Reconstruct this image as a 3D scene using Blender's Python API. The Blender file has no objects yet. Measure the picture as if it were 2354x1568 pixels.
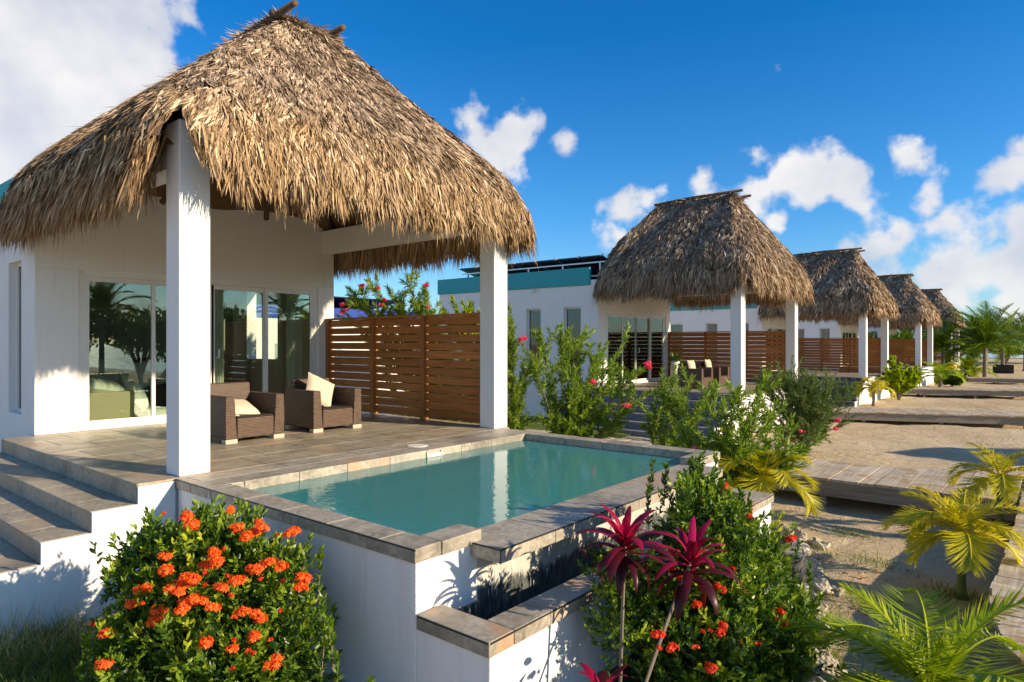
import bpy, math, random
import numpy as np
from mathutils import Vector, Matrix
R = math.radians
scn = bpy.context.scene
COL = scn.collection
rng = np.random.default_rng(7)
random.seed(7)

# ------------------------------------------------------------------ camera
F = 1523.0; CX = 1176.5; HZ = 787.0           # focal length and horizon in photo units (2353 px wide)
CO, SI = 0.7696, 0.6385
CAMZ = 1.25
cam = bpy.data.cameras.new("camera"); camo = bpy.data.objects.new("camera", cam); COL.objects.link(camo)
cam.sensor_width = 36; cam.lens = 36*F/2353; cam.clip_end = 5000; cam.clip_start = 0.05
cam.shift_y = 0.0013
camo.location = (0, 0, CAMZ)
camo.rotation_euler = (R(90), 0, math.atan2(SI, CO)-R(90))
scn.camera = camo

def pdir(u, v):                                # direction of a sky position, used once to aim clouds
    a = (u-CX)/F; b = (HZ-v)/F
    d = Vector((CO+SI*a, SI-CO*a, b)); return d.normalized()

# ------------------------------------------------------------------ sun, sky
SUN = Vector((0.74, -2.5, 1.0)).normalized()
el = math.asin(SUN.z); az = math.atan2(SUN.x, SUN.y)
sl = bpy.data.lights.new("sun", 'SUN'); sl.energy = 5.0; sl.angle = R(0.6); sl.color = (1.0, 0.82, 0.58)
so = bpy.data.objects.new("sun", sl); COL.objects.link(so)
so.rotation_euler = SUN.to_track_quat('Z', 'Y').to_euler(); so.location = (5, -20, 15)
scn.view_settings.view_transform = 'Standard'; scn.view_settings.look = 'None'
scn.view_settings.exposure = 0.64; scn.view_settings.gamma = 1.0
scn.render.engine = 'CYCLES'
w = bpy.data.worlds.new("World"); scn.world = w; w.use_nodes = True
nt = w.node_tree; nt.nodes.clear()
def N(t, **k):
    n = nt.nodes.new(t)
    for a, b in k.items(): setattr(n, a, b)
    return n
def LK(a, b): nt.links.new(a, b)
sky = N('ShaderNodeTexSky'); sky.sky_type = 'NISHITA'; sky.sun_disc = False
sky.sun_elevation = el; sky.sun_rotation = az; sky.air_density = 1.0; sky.dust_density = 0.3; sky.ozone_density = 2.5
tint = N('ShaderNodeMixRGB', blend_type='MULTIPLY'); tint.inputs[0].default_value = 1; tint.inputs[2].default_value = (0.36, 0.72, 1.22, 1)
LK(sky.outputs[0], tint.inputs[1])
bg = N('ShaderNodeBackground'); bg.inputs[1].default_value = 0.118
LK(tint.outputs[0], bg.inputs[0])
tc = N('ShaderNodeTexCoord')
def vm(op, a, b=None):
    n = N('ShaderNodeVectorMath', operation=op)
    for i, x in enumerate((a, b)):
        if x is None: continue
        if isinstance(x, (tuple, Vector)): n.inputs[i].default_value = tuple(x)
        else: LK(x, n.inputs[i])
    return n
def mt(op, a, b=None, clamp=False):
    n = N('ShaderNodeMath', operation=op); n.use_clamp = clamp
    for i, x in enumerate((a, b)):
        if x is None: continue
        if isinstance(x, (int, float)): n.inputs[i].default_value = x
        else: LK(x, n.inputs[i])
    return n.outputs[0]
D = vm('NORMALIZE', tc.outputs['Generated']).outputs[0]
sz = N('ShaderNodeSeparateXYZ'); LK(D, sz.inputs[0])
tr_ = N('ShaderNodeValToRGB'); LK(sz.outputs[2], tr_.inputs[0])
tr_.color_ramp.elements[0].position = 0.0; tr_.color_ramp.elements[0].color = (0.62, 0.80, 1.0, 1)
tr_.color_ramp.elements[1].position = 0.42; tr_.color_ramp.elements[1].color = (0.05, 0.56, 0.98, 1)
e_ = tr_.color_ramp.elements.new(0.18); e_.color = (0.26, 0.68, 1.04, 1)
LK(tr_.outputs[0], tint.inputs[2])
nz = N('ShaderNodeTexNoise'); nz.inputs['Scale'].default_value = 9; nz.inputs['Detail'].default_value = 9; nz.inputs['Roughness'].default_value = 0.55
LK(D, nz.inputs['Vector'])
nz2 = N('ShaderNodeTexNoise'); nz2.inputs['Scale'].default_value = 26; nz2.inputs['Detail'].default_value = 6
LK(D, nz2.inputs['Vector'])
BL = [(40,50,200),(130,150,190),(30,260,210),(200,70,100),(262,62,62),(215,200,110),(110,280,110),(20,380,120),
      (1095,315,62),(1145,345,72),(1180,310,55),(1300,325,34),
      (1755,365,62),(1800,400,75),(1870,412,75),(1935,408,52),(1740,430,62),(1612,420,30),(1455,495,62),(1485,462,42),(1420,545,58),(1790,510,36),
      (2095,360,50),(1985,480,60),(2130,465,45),(2015,560,75),(2060,530,46),(2300,410,72),(2350,385,60),(2345,335,45),
      (2240,530,110),(2335,500,105),(2190,600,95),(2300,610,110),(2360,680,110),(1960,590,60),(2200,680,60)]
BLD = [(pdir(u, v), r/F*(1.32 if i < 8 else 1.0 if i < 20 else 0.86)) for i, (u, v, r) in enumerate(BL)]
for dx, dy, dz, r in [(.25,-.9,.28,.3),(.6,-.8,.35,.35),(-.3,-.9,.3,.3),(.9,-.5,.3,.3),(-.8,.3,.35,.4),(-.7,-.5,.5,.3),(.75,-.65,.12,.2)]:
    BLD.append((Vector((dx, dy, dz)).normalized(), r))
acc = None
for i_, (c, r) in enumerate(BLD):
    L = vm('DISTANCE', D, c).outputs['Value']
    f = mt('SUBTRACT', 1.0, mt('MULTIPLY', L, 1/r))
    if i_ < 8: f = mt('MULTIPLY', f, 2.4)
    acc = f if acc is None else mt('MAXIMUM', acc, f)
acc = mt('MAXIMUM', acc, -1.1)
dens = mt('ADD', acc, mt('MULTIPLY', mt('SUBTRACT', nz.outputs[0], 0.5), 4.2))
dens = mt('ADD', dens, mt('MULTIPLY', mt('SUBTRACT', nz2.outputs[0], 0.5), 2.2))
mr = N('ShaderNodeMapRange', interpolation_type='SMOOTHSTEP'); LK(dens, mr.inputs[0])
mr.inputs[1].default_value = 0.08; mr.inputs[2].default_value = 0.9
crN = N('ShaderNodeTexNoise'); crN.inputs['Scale'].default_value = 7; crN.inputs['Detail'].default_value = 6
LK(vm('ADD', D, (0.03, 0.02, -0.05)).outputs[0], crN.inputs['Vector'])
cr = N('ShaderNodeValToRGB'); LK(crN.outputs[0], cr.inputs[0])
cr.color_ramp.elements[0].position = 0.36; cr.color_ramp.elements[0].color = (0.42, 0.44, 0.50, 1)
cr.color_ramp.elements[1].position = 0.62; cr.color_ramp.elements[1].color = (0.66, 0.64, 0.62, 1)
bgc = N('ShaderNodeBackground'); LK(cr.outputs[0], bgc.inputs[0]); bgc.inputs[1].default_value = 0.98
mx = N('ShaderNodeMixShader'); LK(mt('MULTIPLY', mr.outputs[0], 0.94), mx.inputs[0]); LK(bg.outputs[0], mx.inputs[1]); LK(bgc.outputs[0], mx.inputs[2])
out = N('ShaderNodeOutputWorld'); LK(mx.outputs[0], out.inputs[0])

# ------------------------------------------------------------------ materials
class Mat:
    def __init__(s, name, rough=0.8, spec=0.3):
        s.m = bpy.data.materials.new(name); s.m.use_nodes = True
        s.t = s.m.node_tree; s.b = s.t.nodes['Principled BSDF']
        s.b.inputs['Roughness'].default_value = rough; s.b.inputs['Specular IOR Level'].default_value = spec
        s.tc = s.t.nodes.new('ShaderNodeTexCoord')
    def n(s, t, **k):
        x = s.t.nodes.new(t)
        for a, b in k.items(): setattr(x, a, b)
        return x
    def l(s, a, b): s.t.links.new(a, b)
    def coord(s, sc=(1, 1, 1), kind='Object'):
        g = s.n('ShaderNodeMapping'); g.inputs['Scale'].default_value = sc; s.l(s.tc.outputs[kind], g.inputs[0]); return g.outputs[0]
    def noise(s, scale, detail=4, rough=0.5, sc=(1, 1, 1), dist=0):
        x = s.n('ShaderNodeTexNoise'); x.inputs['Scale'].default_value = scale; x.inputs['Detail'].default_value = detail
        x.inputs['Roughness'].default_value = rough; x.inputs['Distortion'].default_value = dist
        s.l(s.coord(sc), x.inputs['Vector']); return x.outputs[0]
    def ramp(s, f, stops):
        r = s.n('ShaderNodeValToRGB'); e = r.color_ramp.elements
        while len(e) < len(stops): e.new(0.5)
        for i, (p, c) in enumerate(stops):
            e[i].position = p; e[i].color = (c[0], c[1], c[2], 1) if not isinstance(c, (int, float)) else (c, c, c, 1)
        s.l(f, r.inputs[0]); return r.outputs[0]
    def mix(s, f, a, b, mode='MIX'):
        x = s.n('ShaderNodeMixRGB', blend_type=mode)
        for i, v in ((0, f), (1, a), (2, b)):
            if isinstance(v, (int, float)): x.inputs[i].default_value = v
            elif isinstance(v, tuple): x.inputs[i].default_value = (v[0], v[1], v[2], 1)
            else: s.l(v, x.inputs[i])
        return x.outputs[0]
    def math(s, op, a, b=0.0, clamp=False):
        x = s.n('ShaderNodeMath', operation=op); x.use_clamp = clamp
        for i, v in ((0, a), (1, b)):
            if isinstance(v, (int, float)): x.inputs[i].default_value = v
            else: s.l(v, x.inputs[i])
        return x.outputs[0]
    def attr(s, name='rnd'):
        x = s.n('ShaderNodeAttribute'); x.attribute_name = name; return x.outputs['Fac']
    def color(s, c):
        if isinstance(c, tuple): s.b.inputs['Base Color'].default_value = (c[0], c[1], c[2], 1)
        else: s.l(c, s.b.inputs['Base Color'])
        return s
    def bump(s, h, strength=0.3, dist=0.01):
        x = s.n('ShaderNodeBump'); x.inputs['Strength'].default_value = strength; x.inputs['Distance'].default_value = dist
        s.l(h, x.inputs['Height']); s.l(x.outputs[0], s.b.inputs['Normal']); return s
    def xyz(s):
        x = s.n('ShaderNodeSeparateXYZ'); s.l(s.tc.outputs['Object'], x.inputs[0]); return x.outputs

M = {}
def plain(name, col, rough=0.6, spec=0.3, var=0.12, sc=8, bmp=0.1, metal=0):
    m = Mat(name, rough, spec); n = m.noise(sc, 5)
    m.color(m.mix(n, tuple(c*(1-var) for c in col), tuple(min(1, c*(1+var)) for c in col)))
    m.bump(m.noise(sc*8, 3), bmp, 0.004); m.b.inputs['Metallic'].default_value = metal
    M[name] = m.m; return m.m
# white plaster
m = Mat('plaster', 0.85, 0.2)
n1 = m.noise(1.3, 6, 0.6); n2 = m.noise(14, 4); st = m.noise(3, 5, 0.6, (6, 6, 0.5))
c = m.mix(n1, (0.74, 0.73, 0.70), (0.82, 0.81, 0.79)); c = m.mix(m.ramp(st, [(0.58, 0), (0.8, 0.35)]), c, (0.55, 0.52, 0.46))
m.color(c); m.bump(m.math('ADD', m.math('MULTIPLY', m.noise(60, 3), 0.5), n2), 0.35, 0.006); M['plaster'] = m.m
# plaster of the pool walls: hairline cracks and dirt low down
m = Mat('pool_plaster', 0.8, 0.2)
n1 = m.noise(1.6, 6, 0.6); z = m.xyz()[2]
c = m.mix(n1, (0.76, 0.755, 0.74), (0.84, 0.83, 0.81))
vo = m.n('ShaderNodeTexVoronoi', feature='DISTANCE_TO_EDGE'); vo.inputs['Scale'].default_value = 0.8
wv = m.n('ShaderNodeVectorMath', operation='ADD'); nn = m.n('ShaderNodeTexNoise'); nn.inputs['Scale'].default_value = 5; nn.inputs['Detail'].default_value = 5
m.l(m.tc.outputs['Object'], nn.inputs['Vector']); m.l(m.tc.outputs['Object'], wv.inputs[0]); m.l(nn.outputs['Color'], wv.inputs[1]); m.l(wv.outputs[0], vo.inputs['Vector'])
crk = m.ramp(vo.outputs[0], [(0.0, 1), (0.004, 0)])
c = m.mix(m.math('MULTIPLY', crk, m.ramp(m.noise(1.1, 2), [(0.5, 0), (0.6, 0.6)])), c, (0.3, 0.28, 0.25))
drip = m.math('MULTIPLY', m.ramp(m.noise(2.2, 5, 0.6, (5, 5, 0.25)), [(0.5, 0), (0.75, 0.3)]), m.ramp(m.math('ADD', z, m.math('MULTIPLY', m.noise(4, 3), 0.3)), [(0.05, 0), (0.75, 1)]))
c = m.mix(drip, c, (0.46, 0.42, 0.34))
dirt = m.ramp(m.math('ADD', m.math('MULTIPLY', z, 1.6), m.math('MULTIPLY', m.noise(6, 5, 0.65), 0.9)), [(0.12, 0.7), (0.5, 0)])
c = m.mix(dirt, c, (0.40, 0.36, 0.28))
m.color(c); m.bump(m.math('ADD', m.noise(50, 3), m.noise(8, 3)), 0.5, 0.008); M['pool_plaster'] = m.m
# wet mossy wall under the overflow ledge
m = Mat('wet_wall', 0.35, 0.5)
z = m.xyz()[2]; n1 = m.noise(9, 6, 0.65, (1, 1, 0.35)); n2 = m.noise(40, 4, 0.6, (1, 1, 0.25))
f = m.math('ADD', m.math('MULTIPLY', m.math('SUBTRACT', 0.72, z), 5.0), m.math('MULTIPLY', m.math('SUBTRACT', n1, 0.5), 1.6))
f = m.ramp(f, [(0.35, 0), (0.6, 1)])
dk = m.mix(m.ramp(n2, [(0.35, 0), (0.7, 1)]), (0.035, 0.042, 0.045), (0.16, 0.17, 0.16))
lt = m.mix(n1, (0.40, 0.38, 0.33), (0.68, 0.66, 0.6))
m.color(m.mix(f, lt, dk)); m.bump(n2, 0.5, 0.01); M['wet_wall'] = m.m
# slate tile
def slate(name, a, b, rust=0.5, rough=0.42):
    m = Mat(name, rough, 0.4); r = m.attr()
    n1 = m.noise(2.2, 8, 0.62, (1, 1.6, 1), 0.4); n2 = m.noise(11, 8, 0.7, (1, 1, 1), 1.5)
    c = m.mix(m.ramp(n1, [(0.3, 0), (0.7, 1)]), a, b)
    c = m.mix(0.26, c, m.ramp(r, [(0, tuple(x*0.72 for x in a)), (0.5, a), (1, tuple(min(1, x*1.2) for x in b))]))
    c = m.mix(m.ramp(n2, [(0.42, 0), (0.60, 0.6)]), c, tuple(x*1.4 for x in b))
    c = m.mix(m.ramp(m.noise(1.1, 6, 0.6), [(0.36, 0.6), (0.5, 0)]), c, tuple(x*0.62 for x in a))
    rs = m.math('MULTIPLY', m.ramp(m.noise(2.6, 6, 0.6, (1.6, 1, 1), 0.6), [(0.47, 0), (0.6, 1)]), m.ramp(r, [(1-rust*0.62, 0), (1-rust*0.55, 0.85)]))
    c = m.mix(rs, c, m.mix(n2, (0.36, 0.215, 0.12), (0.48, 0.35, 0.23)))
    m.color(c); m.bump(m.math('ADD', n2, m.noise(60, 4)), 0.28, 0.006)
    m.l(m.ramp(n1, [(0.3, rough-0.1), (0.7, rough+0.2)]), m.b.inputs['Roughness'])
    M[name] = m.m
slate('slate', (0.215, 0.18, 0.125), (0.37, 0.32, 0.235), 0.6, 0.36)
slate('coping_slate', (0.21, 0.185, 0.14), (0.38, 0.34, 0.27), 0.5, 0.45)
slate('grey_slate', (0.10, 0.105, 0.11), (0.2, 0.2, 0.205), 0.15, 0.6)
m = Mat('stained_riser', 0.8); n = m.noise(7, 8, 0.75, (1, 1, 1), 1.0)
m.color(m.ramp(n, [(0.36, (0.02, 0.022, 0.025)), (0.5, (0.07, 0.075, 0.08)), (0.62, (0.28, 0.27, 0.25))])); M['stained_riser'] = m.m
plain('grout', (0.46, 0.41, 0.33), 0.9, 0.1)
plain('teal_paint', (0.035, 0.33, 0.36), 0.6, 0.3, 0.08, 2)
plain('blue_paint', (0.01, 0.05, 0.30), 0.6, 0.3, 0.08, 2)
plain('frame_white', (0.74, 0.72, 0.68), 0.4, 0.4, 0.04)
plain('seal', (0.03, 0.03, 0.03), 0.5)
plain('dark_metal', (0.05, 0.055, 0.06), 0.4, 0.5)
plain('steel', (0.55, 0.56, 0.58), 0.35, 0.5, 0.05, 8, 0.05, 0.8)
plain('skimmer', (0.72, 0.68, 0.58), 0.5)
plain('basin', (0.52, 0.84, 0.79), 0.7, 0.2, 0.12, 1.2)
plain('pillow', (0.58, 0.49, 0.36), 0.95, 0.1, 0.06, 6, 0.35)
plain('white_cloth', (0.75, 0.73, 0.68), 0.95, 0.1, 0.05, 5, 0.3)
plain('beige_cloth', (0.50, 0.42, 0.30), 0.95, 0.1, 0.08, 5, 0.3)
plain('curtain', (0.30, 0.36, 0.36), 0.9, 0.1, 0.1)
plain('dark_cloth', (0.035, 0.028, 0.024), 0.95, 0.1)
plain('foot', (0.48, 0.40, 0.30), 0.6, 0.3, 0.3, 30)
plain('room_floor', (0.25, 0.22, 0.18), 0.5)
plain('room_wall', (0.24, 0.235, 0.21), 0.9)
plain('soil', (0.055, 0.045, 0.035), 0.95, 0.1, 0.5, 18, 0.8)
plain('bark', (0.20, 0.16, 0.12), 0.9, 0.1, 0.3, 12, 0.8)
plain('palm_bark', (0.24, 0.20, 0.16), 0.9, 0.1, 0.35, 9, 0.9)
plain('pole_wood', (0.11, 0.08, 0.055), 0.85, 0.15, 0.4, 14, 0.7)
plain('green_stem', (0.12, 0.16, 0.04), 0.7)
plain('crate_wood', (0.06, 0.05, 0.04), 0.85)
# coral rock
m = Mat('coral_rock', 0.9, 0.15); n = m.noise(9, 8, 0.7); v = m.n('ShaderNodeTexVoronoi'); v.inputs['Scale'].default_value = 28; m.l(m.coord(), v.inputs['Vector'])
c = m.ramp(n, [(0.3, (0.16, 0.13, 0.09)), (0.48, (0.46, 0.40, 0.30)), (0.7, (0.66, 0.60, 0.50))])
m.color(c); m.bump(m.math('ADD', n, v.outputs[0]), 0.9, 0.03); M['coral_rock'] = m.m
# thatch
def thatch(name, gold):
    m = Mat(name, 0.9, 0.12); r = m.attr(); g = m.attr('age')
    fresh = m.ramp(r, [(0, (0.10, 0.055, 0.02)), (0.3, (0.31, 0.185, 0.075)), (0.7, (0.50, 0.33, 0.155)), (1, (0.76, 0.58, 0.35))])
    q_ = 1.0 if gold > 0.5 else 0.84
    old = m.ramp(r, [(0, (0.08, 0.052, 0.034)), (0.3, (0.25*q_, 0.175*q_, 0.115*q_)), (0.7, (0.43*q_, 0.315*q_, 0.215*q_)), (1, (0.68*q_, 0.53*q_, 0.38*q_))])
    gg = m.math('ADD', g, m.math('MULTIPLY', m.math('SUBTRACT', m.noise(1.6, 4), 0.5), 0.9))
    c = m.mix(m.ramp(gg, [(0.35, 0), (0.85, gold)]), old, fresh)
    m.color(c); M[name] = m.m
thatch('thatch', 0.7); thatch('thatch_grey', 0.35)
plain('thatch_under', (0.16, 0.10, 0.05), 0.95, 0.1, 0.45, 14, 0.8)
# wood
def wood(name, a, b, rough, axis, spec=0.3, stain=None):
    m = Mat(name, rough, spec); r = m.attr()
    sc = {'x': (1, 22, 22), 'y': (22, 1, 22), 'z': (22, 22, 1)}[axis]
    g = m.noise(1.6, 7, 0.62, sc, 0.6); k = m.noise(3, 4, 0.5, tuple(1 if s == 1 else 3 for s in sc))
    c = m.mix(m.ramp(g, [(0.33, 0), (0.68, 1)]), a, b)
    c = m.mix(m.ramp(r, [(0, 0.4), (1, 0)]), c, tuple(x*0.6 for x in a))
    if stain:
        c = m.mix(m.ramp(m.noise(2.2, 6, 0.65, (1.3, 1, 1), 1.2), [(0.48, 0), (0.6, 0.85)]), c, stain)
    else: c = m.mix(m.ramp(k, [(0.6, 0), (0.75, 0.5)]), c, tuple(x*0.5 for x in a))
    m.color(c); m.bump(g, 0.35, 0.004); M[name] = m.m
wood('fence_wood', (0.34, 0.115, 0.028), (0.58, 0.23, 0.062), 0.45, 'y')
wood('post_wood', (0.32, 0.108, 0.027), (0.54, 0.21, 0.06), 0.45, 'z')
wood('deck_wood', (0.38, 0.32, 0.235), (0.72, 0.62, 0.48), 0.85, 'x', 0.15, (0.36, 0.235, 0.11))
wood('side_wood', (0.22, 0.19, 0.15), (0.38, 0.33, 0.265), 0.85, 'y', 0.15)
wood('door_wood', (0.12, 0.05, 0.015), (0.25, 0.11, 0.035), 0.5, 'z')
# wicker
m = Mat('wicker', 0.5, 0.4); s = m.xyz()
cb = m.n('ShaderNodeCombineXYZ'); m.l(m.math('ADD', s[0], s[1]), cb.inputs[0]); m.l(m.math('ADD', s[2], 0), cb.inputs[1])
br = m.n('ShaderNodeTexBrick'); m.l(cb.outputs[0], br.inputs['Vector']); br.offset = 0.5
br.inputs['Scale'].default_value = 1; br.inputs['Brick Width'].default_value = 0.036; br.inputs['Row Height'].default_value = 0.019
br.inputs['Mortar Size'].default_value = 0.0042; br.inputs['Mortar Smooth'].default_value = 0.6
br.inputs['Color1'].default_value = (0.20, 0.125, 0.08, 1); br.inputs['Color2'].default_value = (0.12, 0.072, 0.046, 1); br.inputs['Mortar'].default_value = (0.02, 0.013, 0.01, 1)
m.color(br.outputs[0]); m.bump(m.math('SUBTRACT', 1.0, br.outputs['Fac']), 0.8, 0.006); M['wicker'] = m.m
# foliage
def leaf(name, stops, trans=0.3, rough=0.45):
    m = Mat(name, rough, 0.35); c = m.ramp(m.attr(), stops); m.color(c)
    tr = m.n('ShaderNodeBsdfTranslucent'); m.l(m.mix(1.0, c, (1.3, 1.35, 0.6), 'MULTIPLY'), tr.inputs[0])
    ms = m.n('ShaderNodeMixShader'); ms.inputs[0].default_value = trans
    m.l(m.b.outputs[0], ms.inputs[1]); m.l(tr.outputs[0], ms.inputs[2])
    o = m.t.nodes['Material Output']; m.l(ms.outputs[0], o.inputs[0]); M[name] = m.m
leaf('oleander_leaf', [(0, (0.06, 0.12, 0.014)), (0.5, (0.17, 0.27, 0.028)), (0.85, (0.32, 0.43, 0.04)), (1, (0.50, 0.50, 0.06))], 0.4)
leaf('dark_leaf', [(0, (0.04, 0.085, 0.015)), (0.5, (0.095, 0.165, 0.028)), (1, (0.22, 0.32, 0.05))])
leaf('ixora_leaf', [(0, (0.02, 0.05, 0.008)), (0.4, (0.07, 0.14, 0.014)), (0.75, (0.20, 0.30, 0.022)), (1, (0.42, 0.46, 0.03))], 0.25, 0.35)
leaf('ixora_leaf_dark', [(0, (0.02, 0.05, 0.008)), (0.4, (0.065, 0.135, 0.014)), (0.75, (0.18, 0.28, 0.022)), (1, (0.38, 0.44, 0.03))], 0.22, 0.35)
leaf('orange_petal', [(0, (0.55, 0.03, 0.01)), (0.4, (0.85, 0.10, 0.008)), (1, (0.98, 0.24, 0.02))], 0.3, 0.6)
leaf('red_petal', [(0, (0.35, 0.01, 0.012)), (0.6, (0.75, 0.045, 0.012)), (1, (0.9, 0.14, 0.02))], 0.3, 0.6)
leaf('pink_petal', [(0, (0.6, 0.015, 0.09)), (1, (0.9, 0.10, 0.25))], 0.35, 0.6)
leaf('yellow_frond', [(0, (0.24, 0.26, 0.012)), (0.4, (0.50, 0.46, 0.018)), (0.9, (0.72, 0.60, 0.035)), (1, (0.42, 0.20, 0.04))], 0.4)
leaf('green_frond', [(0, (0.12, 0.20, 0.008)), (0.6, (0.32, 0.42, 0.015)), (1, (0.60, 0.60, 0.02))], 0.4)
leaf('coconut_frond', [(0, (0.03, 0.075, 0.008)), (0.45, (0.10, 0.19, 0.012)), (0.8, (0.26, 0.35, 0.018)), (1, (0.5, 0.42, 0.03))], 0.3)
leaf('cordyline_leaf', [(0, (0.045, 0.008, 0.014)), (0.45, (0.11, 0.012, 0.024)), (0.75, (0.34, 0.008, 0.055)), (1, (0.66, 0.015, 0.12))], 0.35, 0.35)
leaf('grass_blade', [(0, (0.05, 0.09, 0.015)), (0.5, (0.17, 0.22, 0.03)), (0.8, (0.34, 0.32, 0.10)), (1, (0.58, 0.48, 0.30))], 0.3)
leaf('dry_leaf', [(0, (0.16, 0.06, 0.02)), (1, (0.38, 0.18, 0.07))], 0.2)
# sand
m = Mat('sand', 0.95, 0.1); n1 = m.noise(0.35, 6, 0.6); n2 = m.noise(2.2, 8, 0.7, (1, 1, 1), 0.5); n3 = m.noise(45, 5, 0.7)
c = m.mix(m.ramp(n1, [(0.35, 0), (0.65, 1)]), (0.60, 0.44, 0.25), (0.75, 0.60, 0.38))
c = m.mix(m.ramp(n2, [(0.5, 0), (0.68, 0.55)]), c, (0.36, 0.28, 0.19))
c = m.mix(m.ramp(n2, [(0.28, 0.6), (0.4, 0)]), c, (0.76, 0.67, 0.52))
c = m.mix(m.ramp(n3, [(0.4, 0.5), (0.55, 0)]), c, (0.30, 0.24, 0.17))
m.color(c); m.bump(m.math('ADD', m.math('MULTIPLY', n3, 0.6), m.math('MULTIPLY', n2, 2.5)), 0.85, 0.05); M['sand'] = m.m
plain('grass_ground', (0.10, 0.13, 0.03), 0.95, 0.1, 0.5, 14, 0.8)
# sea
m = Mat('sea', 0.12, 0.5); m.color(m.mix(m.noise(0.05, 4), (0.02, 0.13, 0.19), (0.05, 0.26, 0.30))); m.bump(m.noise(0.8, 4), 0.4, 0.3); M['sea'] = m.m
# pool water
def glassy(name, tint, ior, bumpsc=0, bst=0, gl=(1, 1, 1)):
    m = Mat(name); m.t.nodes.remove(m.b)
    tr = m.n('ShaderNodeBsdfTransparent'); tr.inputs[0].default_value = (*tint, 1)
    g = m.n('ShaderNodeBsdfGlossy'); g.inputs['Roughness'].default_value = 0.0; g.inputs[0].default_value = (*gl, 1)
    fr = m.n('ShaderNodeFresnel'); fr.inputs[0].default_value = ior
    mx = m.n('ShaderNodeMixShader'); m.l(fr.outputs[0], mx.inputs[0]); m.l(tr.outputs[0], mx.inputs[1]); m.l(g.outputs[0], mx.inputs[2])
    if bumpsc:
        bp = m.n('ShaderNodeBump'); bp.inputs['Strength'].default_value = bst; bp.inputs['Distance'].default_value = 0.02
        m.l(m.noise(bumpsc, 3, 0.5, (1, 1, 1), 0.8), bp.inputs['Height']); m.l(bp.outputs[0], g.inputs['Normal']); m.l(bp.outputs[0], fr.inputs['Normal'])
    m.l(mx.outputs[0], m.t.nodes['Material Output'].inputs[0]); M[name] = m.m
glassy('pool_water', (0.42, 0.80, 0.75), 1.33, 13.0, 0.075)
_m = M['pool_water'].node_tree; _mx = [n for n in _m.nodes if n.type == 'MIX_SHADER'][0]; _tr = [n for n in _m.nodes if n.type == 'BSDF_TRANSPARENT'][0]
_d = _m.nodes.new('ShaderNodeBsdfDiffuse'); _d.inputs[0].default_value = (0.10, 0.50, 0.46, 1); _m2 = _m.nodes.new('ShaderNodeMixShader'); _m2.inputs[0].default_value = 0.42
_m.links.new(_tr.outputs[0], _m2.inputs[1]); _m.links.new(_d.outputs[0], _m2.inputs[2]); _m.links.new(_m2.outputs[0], _mx.inputs[1])
glassy('clear_water', (0.6, 0.7, 0.68), 1.4, 6, 0.1)
glassy('door_glass', (0.80, 0.86, 0.80), 1.75, 0, 0, (0.95, 1, 0.93))
glassy('window_glass', (0.6, 0.68, 0.68), 1.8)
m = Mat('solar_cell', 0.25, 0.5); s = m.xyz(); m.color(m.mix(m.noise(3, 2), (0.010, 0.014, 0.03), (0.025, 0.03, 0.05))); M['solar_cell'] = m.m

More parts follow.
